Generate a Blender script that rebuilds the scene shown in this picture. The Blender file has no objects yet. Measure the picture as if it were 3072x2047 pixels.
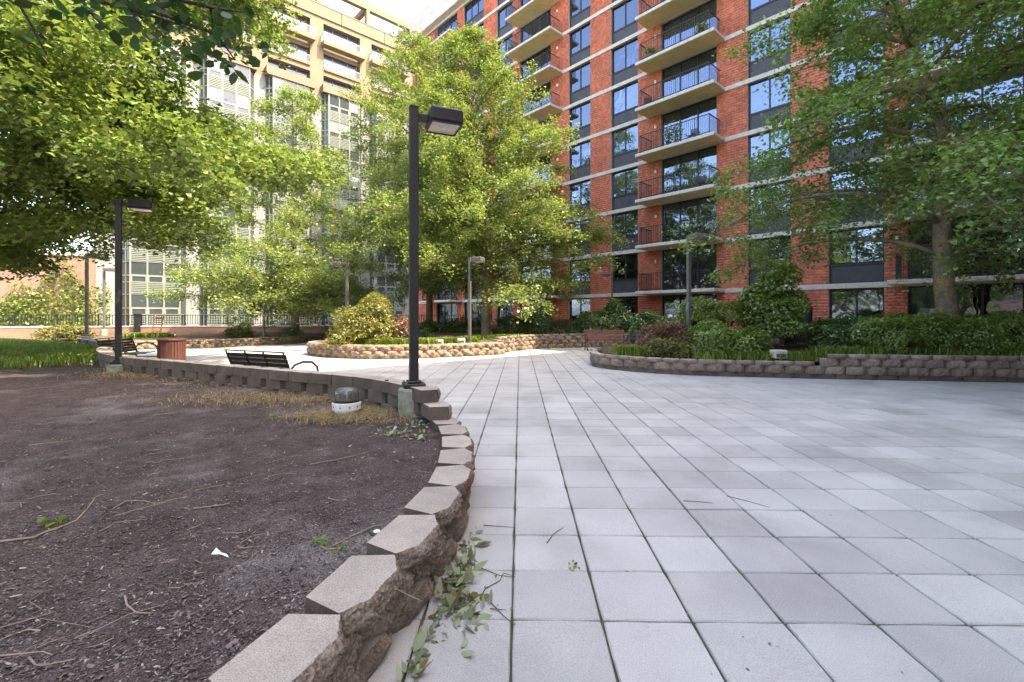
import bpy, math, random
import numpy as np
from mathutils import Vector, Matrix
R = math.radians
sc = bpy.context.scene
col = sc.collection
random.seed(7)
# ------------------------------------------------------------------ camera, sky, sun, exposure
H = 1.545; F = 1393.0; CX = 1536.0; HY = 948.0      # eye height (m), focal length and horizon of the photo in its own pixels
cam = bpy.data.cameras.new('camera'); cam.sensor_width = 36; cam.lens = F/3072*36
cam.shift_y = -(1023.5-HY)/3072; cam.clip_start = .05; cam.clip_end = 2000
camo = bpy.data.objects.new('camera', cam); col.objects.link(camo)
camo.location = (0, 0, H); camo.rotation_euler = (R(90), 0, 0); sc.camera = camo
SUN = Vector((1.043, -.401, 1.6)).normalized()
w = bpy.data.worlds.new('World'); sc.world = w; w.use_nodes = True
wn = w.node_tree.nodes; bg = wn['Background']
sky = wn.new('ShaderNodeTexSky'); sky.sky_type = 'NISHITA'; sky.sun_disc = False
sky.sun_elevation = math.asin(SUN.z); sky.sun_rotation = math.atan2(SUN.x, SUN.y)
sky.air_density = 1.0; sky.dust_density = 2.8; sky.ozone_density = 1.0
w.node_tree.links.new(sky.outputs[0], bg.inputs[0]); bg.inputs[1].default_value = .15
sl = bpy.data.lights.new('sun', 'SUN'); sl.energy = 2.0; sl.angle = R(.5); sl.color = (1, .93, .82)
so = bpy.data.objects.new('sun', sl); col.objects.link(so); so.rotation_euler = SUN.to_track_quat('Z', 'Y').to_euler()
so.location = (20, -10, 60)
vs = sc.view_settings; vs.view_transform = 'Standard'; vs.look = 'None'; vs.gamma = 1; vs.use_curve_mapping = False
vs.exposure = 2.85; vs.use_white_balance = True; vs.white_balance_temperature = 7900; vs.white_balance_tint = 12
sc.cycles.max_bounces = 6; sc.cycles.diffuse_bounces = 3; sc.cycles.glossy_bounces = 3; sc.cycles.transmission_bounces = 3
sc.cycles.transparent_max_bounces = 8; sc.cycles.caustics_reflective = False; sc.cycles.caustics_refractive = False
sc.cycles.sample_clamp_indirect = 6

# ------------------------------------------------------------------ helpers
def at(x, y, Y):            # photo pixel + distance -> world point
    return Vector(((x-CX)/F*Y, Y, H+(HY-y)/F*Y))
def gp(x, y, z=0):          # photo pixel on a level at height z
    Y = (H-z)*F/(y-HY); return Vector(((x-CX)/F*Y, Y, z))

class MB:
    def __init__(s): s.v = []; s.f = []; s.m = []
    def add(s, vs, fs, m=0):
        o = len(s.v); s.v += [tuple(p) for p in vs]; s.f += [tuple(i+o for i in f) for f in fs]; s.m += [m]*len(fs); return s
    def box(s, x0, x1, y0, y1, z0, z1, m=0, M=None):
        P = [(x0,y0,z0),(x1,y0,z0),(x1,y1,z0),(x0,y1,z0),(x0,y0,z1),(x1,y0,z1),(x1,y1,z1),(x0,y1,z1)]
        if M is not None: P = [M @ Vector(p) for p in P]
        return s.add(P, [(3,2,1,0),(4,5,6,7),(0,1,5,4),(1,2,6,5),(2,3,7,6),(3,0,4,7)], m)
    def bbox(s, x0, x1, y0, y1, z0, z1, b=.01, m=0, M=None):      # box with chamfered edges
        import itertools
        P = []; idx = {}
        X = (x0, x1); Y = (y0, y1); Z = (z0, z1)
        for i, j, k in itertools.product((0,1),(0,1),(0,1)):
            sx, sy, sz = (1-2*i)*b, (1-2*j)*b, (1-2*k)*b
            idx[i,j,k,0] = len(P); P.append((X[i], Y[j]+sy, Z[k]+sz))
            idx[i,j,k,1] = len(P); P.append((X[i]+sx, Y[j], Z[k]+sz))
            idx[i,j,k,2] = len(P); P.append((X[i]+sx, Y[j]+sy, Z[k]))
        fs = []
        for a in (0,1):
            fs.append([idx[a,0,0,0],idx[a,1,0,0],idx[a,1,1,0],idx[a,0,1,0]])
            fs.append([idx[0,a,0,1],idx[1,a,0,1],idx[1,a,1,1],idx[0,a,1,1]])
            fs.append([idx[0,0,a,2],idx[1,0,a,2],idx[1,1,a,2],idx[0,1,a,2]])
        for a, b2 in itertools.product((0,1),(0,1)):
            fs.append([idx[0,a,b2,1],idx[1,a,b2,1],idx[1,a,b2,2],idx[0,a,b2,2]])
            fs.append([idx[a,0,b2,0],idx[a,1,b2,0],idx[a,1,b2,2],idx[a,0,b2,2]])
            fs.append([idx[a,b2,0,0],idx[a,b2,1,0],idx[a,b2,1,1],idx[a,b2,0,1]])
        for i, j, k in itertools.product((0,1),(0,1),(0,1)): fs.append([idx[i,j,k,0],idx[i,j,k,1],idx[i,j,k,2]])
        c = Vector(((x0+x1)/2,(y0+y1)/2,(z0+z1)/2)); out = []
        for f in fs:
            q = [Vector(P[i]) for i in f]; n = (q[1]-q[0]).cross(q[2]-q[0]); m_ = sum(q, Vector())/len(q)
            out.append(tuple(f) if n.dot(m_-c) > 0 else tuple(reversed(f)))
        if M is not None: P = [M @ Vector(p) for p in P]
        return s.add(P, out, m)
    def tube(s, pts, rad, n=6, m=0, cap=True):
        pts = [Vector(p) for p in pts]
        if not hasattr(rad, '__len__'): rad = [rad]*len(pts)
        o = len(s.v); t0 = None; a = None
        for i, p in enumerate(pts):
            t = (pts[min(i+1, len(pts)-1)]-pts[max(i-1, 0)])
            t = t.normalized() if t.length > 1e-9 else Vector((0,0,1))
            if a is None: a = t.orthogonal().normalized()
            else:
                a = a-t*a.dot(t); a = a.normalized() if a.length > 1e-6 else t.orthogonal().normalized()
            b = t.cross(a)
            for k in range(n):
                an = 2*math.pi*k/n; s.v.append(tuple(p+(a*math.cos(an)+b*math.sin(an))*rad[i]))
        for i in range(len(pts)-1):
            for k in range(n):
                s.f.append((o+i*n+k, o+i*n+(k+1)%n, o+(i+1)*n+(k+1)%n, o+(i+1)*n+k)); s.m.append(m)
        if cap:
            s.f.append(tuple(o+k for k in reversed(range(n)))); s.m.append(m)
            s.f.append(tuple(o+(len(pts)-1)*n+k for k in range(n))); s.m.append(m)
        return s
    def lathe(s, prof, n=24, m=0, c=(0,0)):
        o = len(s.v)
        for r, z in prof:
            for k in range(n):
                an = 2*math.pi*k/n; s.v.append((c[0]+r*math.cos(an), c[1]+r*math.sin(an), z))
        for i in range(len(prof)-1):
            for k in range(n): s.f.append((o+i*n+k, o+i*n+(k+1)%n, o+(i+1)*n+(k+1)%n, o+(i+1)*n+k)); s.m.append(m)
        s.f.append(tuple(o+(len(prof)-1)*n+k for k in range(n))); s.m.append(m)
        return s
    def mesh(s, name, mats, smooth=False):
        me = bpy.data.meshes.new(name); me.from_pydata(s.v, [], s.f)
        for m in (mats if isinstance(mats, (list, tuple)) else [mats]): me.materials.append(m)
        if any(s.m): me.polygons.foreach_set('material_index', s.m)
        if smooth: me.polygons.foreach_set('use_smooth', [True]*len(me.polygons))
        me.update(); return me
    def build(s, name, mats, parent=None, smooth=False):
        return link(name, s.mesh(name, mats, smooth), parent)

def link(name, me, parent=None, loc=None, rz=None):
    o = bpy.data.objects.new(name, me); col.objects.link(o)
    if parent is not None: o.parent = parent
    if loc is not None: o.location = loc
    if rz is not None: o.rotation_euler[2] = rz
    return o
def empty(name, loc=(0,0,0), rz=0):
    o = link(name, None, None, loc, rz); o.empty_display_size = .2; return o
def tag(o, label=None, cat=None, group=None, kind=None):
    if label: o['label'] = label
    if cat: o['category'] = cat
    if group: o['group'] = group
    if kind: o['kind'] = kind
    return o
def npmesh(name, V, Q, mats, smooth=False, k=4):      # big meshes from arrays; every face has k corners
    me = bpy.data.meshes.new(name); V = np.asarray(V, np.float32); Q = np.asarray(Q, np.int32)
    me.vertices.add(len(V)); me.vertices.foreach_set('co', V.ravel())
    me.loops.add(Q.size); me.loops.foreach_set('vertex_index', Q.ravel())
    me.polygons.add(len(Q)); me.polygons.foreach_set('loop_start', np.arange(0, Q.size, k, dtype=np.int32))
    me.update(calc_edges=True)
    if smooth: me.polygons.foreach_set('use_smooth', np.ones(len(Q), bool))
    for m in (mats if isinstance(mats, (list, tuple)) else [mats]): me.materials.append(m)
    return me

# ------------------------------------------------------------------ materials
def mat(name, c, rough=.75, var=.12, scale=4., bump=0, bscale=60., rnd=0, metal=0, spec=.3, c2=None, c2s=1., c2lo=.45, c2hi=.65, fine=0, fscale=200., hue=0):
    m = bpy.data.materials.new(name); m.use_nodes = True; nt = m.node_tree; N = nt.nodes; L = nt.links
    b = N['Principled BSDF']; b.inputs['Roughness'].default_value = rough; b.inputs['Metallic'].default_value = metal
    b.inputs['Specular IOR Level'].default_value = spec
    geo = N.new('ShaderNodeNewGeometry'); pos = geo.outputs['Position']
    rgb = N.new('ShaderNodeRGB'); rgb.outputs[0].default_value = (*c, 1); out = rgb.outputs[0]
    def noise(sc_, det=4):
        n = N.new('ShaderNodeTexNoise'); n.inputs['Scale'].default_value = sc_; n.inputs['Detail'].default_value = det
        L.new(pos, n.inputs['Vector']); return n.outputs['Fac']
    if c2 is not None:
        r = N.new('ShaderNodeMapRange'); r.inputs[1].default_value = c2lo; r.inputs[2].default_value = c2hi; L.new(noise(c2s, 5), r.inputs[0])
        mx = N.new('ShaderNodeMixRGB'); L.new(r.outputs[0], mx.inputs[0]); L.new(out, mx.inputs[1]); mx.inputs[2].default_value = (*c2, 1); out = mx.outputs[0]
    val = None
    def mul(sock):
        nonlocal val
        if val is None: val = sock
        else:
            q = N.new('ShaderNodeMath'); q.operation = 'MULTIPLY'; L.new(val, q.inputs[0]); L.new(sock, q.inputs[1]); val = q.outputs[0]
    def rng(sock, a, lo=.25, hi=.75):
        r = N.new('ShaderNodeMapRange'); r.clamp = False; r.inputs[1].default_value = lo; r.inputs[2].default_value = hi
        r.inputs[3].default_value = 1-a; r.inputs[4].default_value = 1+a; L.new(sock, r.inputs[0]); mul(r.outputs[0])
    if var: rng(noise(scale), var)
    if fine: rng(noise(fscale, 2), fine, .3, .7)
    if rnd:
        oi = N.new('ShaderNodeObjectInfo'); rng(oi.outputs['Random'], rnd, 0, 1)
    if val is not None:
        hs = N.new('ShaderNodeHueSaturation'); L.new(out, hs.inputs['Color']); L.new(val, hs.inputs['Value']); out = hs.outputs[0]
    L.new(out, b.inputs['Base Color'])
    if bump:
        bp = N.new('ShaderNodeBump'); bp.inputs['Strength'].default_value = bump; bp.inputs['Distance'].default_value = .02
        L.new(noise(bscale, 6), bp.inputs['Height']); L.new(bp.outputs[0], b.inputs['Normal'])
    return m
def leafmat(name, c, t, tr=.42, var=.35, gloss=.05, c2=None, dead=0):
    m = bpy.data.materials.new(name); m.use_nodes = True; nt = m.node_tree; N = nt.nodes; L = nt.links; N.clear()
    o = N.new('ShaderNodeOutputMaterial'); g = N.new('ShaderNodeNewGeometry')
    def tint(cc):
        hs = N.new('ShaderNodeHueSaturation'); hs.inputs['Color'].default_value = (*cc, 1)
        r = N.new('ShaderNodeMapRange'); r.inputs[3].default_value = 1-var; r.inputs[4].default_value = 1+var; L.new(g.outputs['Random Per Island'], r.inputs[0]); L.new(r.outputs[0], hs.inputs['Value'])
        w_ = N.new('ShaderNodeTexWhiteNoise'); w_.noise_dimensions = '1D'; L.new(g.outputs['Random Per Island'], w_.inputs['W'])
        r2 = N.new('ShaderNodeMapRange'); r2.inputs[3].default_value = .475; r2.inputs[4].default_value = .522; L.new(w_.outputs['Value'], r2.inputs[0]); L.new(r2.outputs[0], hs.inputs['Hue'])
        out = hs.outputs[0]
        if c2 is not None:
            gt = N.new('ShaderNodeMath'); gt.operation = 'LESS_THAN'; gt.inputs[1].default_value = dead; L.new(w_.outputs['Value'], gt.inputs[0])
            mx = N.new('ShaderNodeMixRGB'); L.new(gt.outputs[0], mx.inputs[0]); L.new(out, mx.inputs[1]); mx.inputs[2].default_value = (*c2, 1); out = mx.outputs[0]
        return out
    d = N.new('ShaderNodeBsdfDiffuse'); L.new(tint(c), d.inputs[0])
    t_ = N.new('ShaderNodeBsdfTranslucent'); L.new(tint(t), t_.inputs[0])
    a = N.new('ShaderNodeMixShader'); a.inputs[0].default_value = tr; L.new(d.outputs[0], a.inputs[1]); L.new(t_.outputs[0], a.inputs[2])
    gl = N.new('ShaderNodeBsdfGlossy'); gl.inputs['Roughness'].default_value = .38; gl.inputs[0].default_value = (.8,.85,.8,1)
    b = N.new('ShaderNodeMixShader'); b.inputs[0].default_value = gloss; L.new(a.outputs[0], b.inputs[1]); L.new(gl.outputs[0], b.inputs[2])
    L.new(b.outputs[0], o.inputs[0]); return m
def glassmat(name, tintc=(.5,.55,.6), refl=.3, rough=.02):
    m = bpy.data.materials.new(name); m.use_nodes = True; nt = m.node_tree; N = nt.nodes; L = nt.links; N.clear()
    o = N.new('ShaderNodeOutputMaterial'); tr = N.new('ShaderNodeBsdfTransparent'); tr.inputs[0].default_value = (*tintc, 1)
    gl = N.new('ShaderNodeBsdfGlossy'); gl.inputs['Roughness'].default_value = rough; gl.inputs[0].default_value = (.58,.72,1,1)
    geo = N.new('ShaderNodeNewGeometry'); no = N.new('ShaderNodeTexNoise'); no.inputs['Scale'].default_value = .9; L.new(geo.outputs['Position'], no.inputs['Vector'])
    bp = N.new('ShaderNodeBump'); bp.inputs['Strength'].default_value = .04; bp.inputs['Distance'].default_value = .3; L.new(no.outputs['Fac'], bp.inputs['Height']); L.new(bp.outputs[0], gl.inputs['Normal'])
    fr = N.new('ShaderNodeFresnel'); fr.inputs[0].default_value = 1.5
    ad = N.new('ShaderNodeMath'); ad.operation = 'ADD'; ad.use_clamp = True; ad.inputs[1].default_value = refl; L.new(fr.outputs[0], ad.inputs[0])
    mx = N.new('ShaderNodeMixShader'); L.new(ad.outputs[0], mx.inputs[0]); L.new(tr.outputs[0], mx.inputs[1]); L.new(gl.outputs[0], mx.inputs[2])
    L.new(mx.outputs[0], o.inputs[0]); return m
def brickmat(name, c1, c2, mort, ws=.29, hs=.14, m=.012, bump=.4):       # far walls whose bricks cannot be told apart
    ma = bpy.data.materials.new(name); ma.use_nodes = True; nt = ma.node_tree; N = nt.nodes; L = nt.links; b = N['Principled BSDF']
    tc = N.new('ShaderNodeTexCoord'); sp = N.new('ShaderNodeSeparateXYZ'); L.new(tc.outputs['Object'], sp.inputs[0])
    ad = N.new('ShaderNodeMath'); L.new(sp.outputs[0], ad.inputs[0]); L.new(sp.outputs[1], ad.inputs[1])
    cb = N.new('ShaderNodeCombineXYZ'); L.new(ad.outputs[0], cb.inputs[0]); L.new(sp.outputs[2], cb.inputs[1])
    br = N.new('ShaderNodeTexBrick'); L.new(cb.outputs[0], br.inputs[0]); br.inputs['Scale'].default_value = 1; br.inputs['Brick Width'].default_value = ws; br.inputs['Row Height'].default_value = hs; br.inputs['Mortar Size'].default_value = m
    br.inputs['Color1'].default_value = (*c1,1); br.inputs['Color2'].default_value = (*c2,1); br.inputs['Mortar'].default_value = (*mort,1)
    L.new(br.outputs[0], b.inputs['Base Color']); b.inputs['Roughness'].default_value = .85; b.inputs['Specular IOR Level'].default_value = .2
    return ma

M = {}
M['paver'] = mat('paver_concrete', (.46,.46,.445), .85, .12, 1.3, .35, 260, rnd=.12, fine=.16, fscale=150, c2=(.31,.31,.30), c2s=.9, c2lo=.48, c2hi=.78)
M['joint'] = mat('joint_moss', (.075,.07,.045), .95, .4, 7, c2=(.06,.075,.03), c2s=9)
M['cap'] = mat('cap_concrete', (.40,.355,.31), .9, .14, 6, .5, 150, rnd=.10, fine=.30, fscale=190)
M['molded'] = mat('molded_side', (.135,.108,.09), .95, .25, 6, .5, 120, rnd=.15, fine=.2, fscale=120)
M['split3'] = mat('split_face_brown', (.27,.215,.17), .95, .2, 4, .8, 45, rnd=.2, fine=.22, fscale=60, c2=(.21,.16,.125), c2s=2.5)
M['lampgrey'] = mat('lamp_daylit', (.115,.108,.10), .5, .18, 3, spec=.4, fine=.1, fscale=30)  # paler copy of lamp_bronze: daylight on the far posts put into the colour
M['split'] = mat('split_face', (.20,.16,.125), .95, .45, 9, 1.0, 55, rnd=.12, fine=.45, fscale=90, c2=(.17,.075,.06), c2s=5, c2lo=.58, c2hi=.72)
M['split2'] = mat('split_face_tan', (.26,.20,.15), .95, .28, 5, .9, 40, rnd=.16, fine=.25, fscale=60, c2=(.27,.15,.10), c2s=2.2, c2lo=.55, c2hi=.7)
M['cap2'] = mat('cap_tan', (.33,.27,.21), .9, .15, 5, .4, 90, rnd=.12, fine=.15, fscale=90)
M['soil'] = mat('soil', (.092,.072,.068), 1, .35, 5, 1.0, 90, fine=.65, fscale=120, c2=(.19,.17,.16), c2s=1.1, c2lo=.54, c2hi=.74, spec=.1)
M['bed'] = mat('bed_soil', (.10,.075,.05), 1, .4, 3, .8, 40, fine=.3, fscale=40, spec=.1)
M['ground'] = mat('street_ground', (.36,.34,.31), .9, .2, .4)
M['brick'] = mat('red_brick', (.58,.16,.095), .85, .22, .9, .3, 60, rnd=.12, fine=.28, fscale=4.5, spec=.2)
M['mortar'] = mat('mortar', (.46,.36,.29), .95, .1, 3)
M['concrete'] = mat('concrete', (.56,.54,.49), .85, .14, 2.2, .25, 40, fine=.12, fscale=14)
M['soffit'] = mat('soffit_concrete', (.72,.62,.33), .9, .12, 1.7, .15, 25, fine=.06, fscale=12)
M['bronze'] = mat('dark_bronze', (.022,.022,.026), .45, .12, 3, spec=.45)
M['panel'] = mat('spandrel_panel', (.055,.060,.072), .55, .22, 2.3, spec=.4)
M['glass'] = glassmat('window_glass', (.62,.68,.75), .2)
M['room'] = mat('dark_room', (.035,.035,.04), .9, .4, 1.2)
M['curtain'] = mat('pale_curtain', (.62,.62,.60), .9, .14, 2.5)
M['blind'] = mat('grey_blind', (.33,.35,.38), .9, .12, 2)
M['tancurtain'] = mat('tan_curtain', (.33,.27,.19), .9, .2, 2)
M['lampwhite'] = mat('lamp_white', (.78,.74,.62), .4, 0)
M['beige'] = mat('beige_stucco', (.20,.158,.108), .9, .06, 1.2, .1, 30, fine=.04, fscale=3)
M['white'] = mat('white_stucco', (.23,.235,.235), .9, .05, .7, .05, 20)
M['palegreen'] = mat('pale_green_metal', (.165,.195,.165), .5, .05, 2, spec=.4)
M['whitepaint'] = mat('white_paint', (.36,.37,.38), .5, .05, 2)
M['bglass'] = mat('blue_glass', (.075,.10,.15), .05, .2, .5, spec=.9)
M['cglass'] = mat('dark_glass', (.045,.055,.06), .04, .2, .5, spec=.9)
M['cglass2'] = mat('blind_glass', (.20,.23,.22), .06, .2, .5, spec=.8)
M['lampdark'] = mat('lamp_bronze', (.018,.017,.018), .5, .18, 6, spec=.4, fine=.1, fscale=30)
M['lens'] = mat('lamp_lens', (.62,.55,.46), .25, .15, 14, spec=.5)
M['conc2'] = mat('lamp_footing', (.30,.31,.25), .95, .25, 9, .5, 60, c2=(.16,.20,.11), c2s=6)
M['bark'] = mat('ginkgo_bark', (.20,.16,.115), .95, .35, 7, 1.0, 25, fine=.3, fscale=30, c2=(.30,.23,.10), c2s=2.2, c2lo=.5, c2hi=.72)
M['bark2'] = mat('dark_bark', (.09,.075,.06), .95, .3, 9, 1, 40)
M['twig'] = mat('dry_twig', (.27,.215,.17), .9, .3, 9)
M['iron'] = mat('black_iron', (.02,.02,.022), .45, .1, 4, spec=.5)
M['rail'] = mat('rail_paint', (.012,.014,.014), .5, .15, 2, spec=.4)
M['wood'] = mat('bench_wood', (.19,.085,.065), .6, .22, 6, .2, 30, rnd=.15)
M['wood2'] = mat('bin_wood', (.085,.034,.028), .6, .2, 6, rnd=.2)
M['slat'] = mat('dark_slat', (.03,.028,.027), .4, .15, 5, spec=.5)
M['cmu'] = mat('cinder_block', (.22,.20,.18), .95, .2, 12, .5, 80)
M['grate'] = mat('light_dome', (.10,.11,.09), .15, .2, 20, spec=.6)
M['wbrick'] = brickmat('low_wall_brick', (.30,.10,.06), (.38,.15,.09), (.36,.29,.23), .21, .075, .01)
M['ibrick'] = brickmat('pale_red_brick', (.26,.115,.08), (.32,.165,.115), (.30,.235,.20), .24, .09, .012)
M['bbrick'] = brickmat('wing_brick', (.42,.105,.052), (.34,.085,.045), (.46,.36,.29))
M['leaf_ginkgo'] = leafmat('ginkgo_leaf', (.16,.23,.06), (.25,.36,.06), .34, .38)
M['leaf_lit'] = leafmat('ginkgo_leaf_pale', (.175,.24,.07), (.27,.37,.065), .36, .34)
M['leaf_deep'] = leafmat('ginkgo_leaf_deep', (.15,.27,.075), (.24,.40,.07), .40, .42, c2=(.16,.13,.035), dead=.04)
M['leaf_dark'] = leafmat('broad_leaf_dark', (.03,.075,.022), (.05,.13,.02), .35, .35, .07)
M['sh_green'] = leafmat('shrub_green', (.18,.28,.06), (.27,.39,.055), .35, .45, .06)
M['sh_dark'] = leafmat('shrub_dark', (.10,.18,.055), (.16,.26,.05), .35, .45, .07)
M['sh_lime'] = leafmat('shrub_lime', (.17,.24,.04), (.26,.34,.03), .38, .35, .05)
M['sh_yellow'] = leafmat('shrub_yellow', (.20,.215,.045), (.26,.28,.04), .38, .38, .05, c2=(.30,.13,.07), dead=.05)
M['sh_red'] = leafmat('shrub_red', (.28,.13,.085), (.28,.12,.06), .35, .45, .04, c2=(.11,.14,.04), dead=.25)
M['sh_gold'] = leafmat('shrub_gold', (.22,.17,.05), (.22,.17,.03), .35, .4, .04, c2=(.08,.14,.03), dead=.4)
M['ivy'] = leafmat('ivy_leaf', (.14,.20,.04), (.22,.28,.04), .35, .4, .05)
M['grass'] = leafmat('grass_blade', (.16,.24,.04), (.26,.36,.04), .4, .4, .04)
M['straw'] = leafmat('straw', (.36,.26,.14), (.3,.22,.1), .2, .4, .03, c2=(.13,.18,.05), dead=.12)
M['litter'] = leafmat('mulch_chip', (.13,.10,.095), (.05,.04,.03), .05, .75, .02, c2=(.36,.33,.29), dead=.06)
M['wilt'] = leafmat('wilted_leaf', (.30,.36,.21), (.2,.26,.10), .3, .35, .05, c2=(.19,.16,.07), dead=.25)
M['flower'] = leafmat('white_petal', (.75,.75,.70), (.5,.5,.45), .3, .1)
M['pink'] = leafmat('pink_petal', (.55,.16,.14), (.4,.12,.1), .3, .2)
M['sticker'] = mat('blue_sticker', (.03,.20,.55), .4, 0)
M['paper'] = mat('white_scrap', (.75,.78,.76), .6, .08, 30)
# ------------------------------------------------------------------ outlines on the ground (metres, camera at 0,0)
def smooth(pts, n=6):                                  # Catmull-Rom through the points
    P = [Vector(p) for p in pts]; out = []
    for i in range(len(P)-1):
        a = P[max(i-1,0)]; b = P[i]; c = P[i+1]; d = P[min(i+2,len(P)-1)]
        for k in range(n):
            t = k/n; out.append(.5*((2*b)+(c-a)*t+(2*a-5*b+4*c-d)*t*t+(3*b-a-3*c+d)*t**3))
    out.append(P[-1]); return out
LW = smooth([(-1.35,.1),(-.98,.8),(-.70,1.49),(-.575,1.957),(-.462,2.43),(-.365,2.89),(-.325,3.30),(-.35,3.80),(-.434,4.416),(-.62,5.07),(-.92,5.6),(-1.38,6.1),(-2.1,6.68),(-3.2,7.25),(-4.6,7.97),(-6.03,8.74),(-8.05,9.85),(-9.9,11.5),(-11.6,13.5),(-13.7,15.6),(-15.9,17.4)])
RW = smooth([(6.4,18.2),(4.9,17.75),(3.8,17.2),(3.05,16.3),(2.6,15.2),(2.45,14.4),(2.55,13.85),(2.87,13.35),(3.54,12.62),(4.57,12.03),(5.83,11.72),(7.55,11.35),(9.6,11.0),(11.76,10.7),(15,10.35),(19,10.2)])
CW = smooth([(-6.6,24.5),(-7.4,21.8),(-8.15,20.2),(-8.3,19.0),(-7.9,18.1),(-7.0,17.3),(-5.77,16.65),(-4.6,16.5),(-3.5,16.75),(-2.5,17.2),(-1.5,17.75),(-.42,18.5)])
AW = smooth([(-.5,18.75),(-.15,19.7),(.34,20.6),(1.0,21.5),(1.9,22.15),(3.5,22.65),(5.5,22.75),(7.6,22.4),(9.5,21.5)])
FW = smooth([(-19.2,20.0),(-17.2,21.0),(-15.3,21.95),(-13.9,23.1),(-12.8,24.7),(-12.0,26.6),(-11.3,29.0),(-11.0,31.5)])
RAIL = [(-44,25.6),(-24.5,30.5),(-11.7,33.0),(-3.5,34.4)]
def poly(*parts): return np.array([(p[0],p[1]) for q in parts for p in q])
PL = poly(LW, [(-26,22),(-40,22),(-40,-8),(-1.6,-8)])
PR = poly(RW, [(24,10.2),(24,14),(16,16.5),(11,18.5)])
PC = poly(CW, AW, [(14,24.5),(9,29.5),(-9,49),(-14,49),(-8,35)])
PF = poly(FW, [(-12,33),(-24.5,30.4),(-30,29)])
def inside(px_, py_, P):
    px_ = np.asarray(px_); py_ = np.asarray(py_); r = np.zeros(px_.shape, bool); n = len(P); j = n-1
    for i in range(n):
        xi, yi = P[i]; xj, yj = P[j]
        c = ((yi > py_) != (yj > py_)) & (px_ < (xj-xi)*(py_-yi)/((yj-yi) if yj != yi else 1e-9)+xi); r ^= c; j = i
    return r
def edgedist(px_, py_, P):
    d = np.full(np.shape(px_), 1e9)
    for i in range(len(P)-1):
        a = P[i]; b = P[i+1]; e = b-a; l2 = max((e**2).sum(), 1e-9)
        t = np.clip(((px_-a[0])*e[0]+(py_-a[1])*e[1])/l2, 0, 1)
        d = np.minimum(d, np.hypot(px_-a[0]-t*e[0], py_-a[1]-t*e[1]))
    return d
def soilz(x, y):                                        # level of the left planting bed
    d = np.maximum(np.asarray(y)-2.0, 0); return .305+.012*np.minimum(d, 7)+.006*np.maximum(np.asarray(y)-9, 0)

# ------------------------------------------------------------------ ground and paving
g = MB(); g.add([(-400,-400,-.06),(400,-400,-.06),(400,400,-.06),(-400,400,-.06)], [(0,1,2,3)]); tag(g.build('ground', M['ground']), kind='structure')
pv = MB(); pv.add([(-30,-12,-.014),(40,-12,-.014),(40,48,-.014),(-30,48,-.014)], [(0,1,2,3)])
plaza = pv.build('plaza_paving', M['joint']); tag(plaza, kind='structure')
T = .4572; GA = -math.atan(24/F); ca, sa = math.cos(GA), math.sin(GA); G0 = (0.0, 2.365)
rs = np.random.RandomState(3)
def pavermesh(seed):
    q = random.Random(seed); h = T/2-.0055; b = .006; v = []; n = 4
    for (e, z) in ((h, -.03), (h, -.007), (h-b, 0)):
        ring = []
        for sd in range(4):
            for k in range(n):
                t = -1+2*k/n; p = [(t,-1),(1,t),(-t,1),(-1,-t)][sd]
                j = q.uniform(-.0016,.0016) if z > -.02 else 0
                cr = .985 if k == 0 else 1
                ring.append(((p[0]*e+j)*cr, (p[1]*e+j)*cr, z+(q.uniform(-.0012,.0012) if z == 0 else 0)))
        v += ring
    m = 4*n; f = [(i*m+k, i*m+(k+1)%m, (i+1)*m+(k+1)%m, (i+1)*m+k) for i in range(2) for k in range(m)]
    f.append(tuple(range(2*m, 3*m))); return v, f
PVR = [pavermesh(i) for i in range(6)]
PME = []
for v, f in PVR:
    b_ = MB(); b_.add(v, f); PME.append(b_.mesh('paver', M['paver']))
ii, jj = np.meshgrid(np.arange(-60, 80), np.arange(-24, 66)); ii = ii.ravel(); jj = jj.ravel()
lx = (ii+.5)*T; ly = (jj+.5)*T; wx = G0[0]+lx*ca-ly*sa; wy = G0[1]+lx*sa+ly*ca
keep = np.ones(len(wx), bool)
for P in (PL, PR, PC, PF):
    ins = inside(wx, wy, P) & (edgedist(wx, wy, P) > .62); keep &= ~ins
keep &= (wx > -26) & (wx < 30) & (wy < 31-.0*wx) & (wy > -10)
wx, wy = wx[keep], wy[keep]
vis = (np.abs(wx) < 1.16*np.maximum(wy, .1)+.4) & (wy > 1.75)
size = np.where(vis, 1/np.maximum(wy, .1)**2, 0); order = np.argsort(-size)
near = set(order[:300].tolist()); rest = [i for i in range(len(wx)) if i not in near]
for i in order[:300]:
    o = link('paver', PME[rs.randint(6)], plaza, (wx[i], wy[i], rs.normal(0, .0011)), GA+rs.randint(4)*math.pi/2+rs.normal(0, .0025))
    o.rotation_euler[0] = rs.normal(0, .0028); o.rotation_euler[1] = rs.normal(0, .0028)
bv = np.array(PVR[0][0]); bf = PVR[0][1]; big = MB()
Cm, Sm = math.cos(GA), math.sin(GA)
for i in rest:
    q = np.array(PVR[i % 6][0]); z = rs.normal(0, .0012); tx, ty = rs.normal(0, .002, 2)
    X = q[:,0]*Cm-q[:,1]*Sm+wx[i]; Y = q[:,0]*Sm+q[:,1]*Cm+wy[i]; Z = q[:,2]+z+tx*q[:,0]+ty*q[:,1]
    big.add(list(zip(X, Y, Z)), bf)
tag(big.build('paver_field', M['paver'], plaza), kind='stuff')

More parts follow.
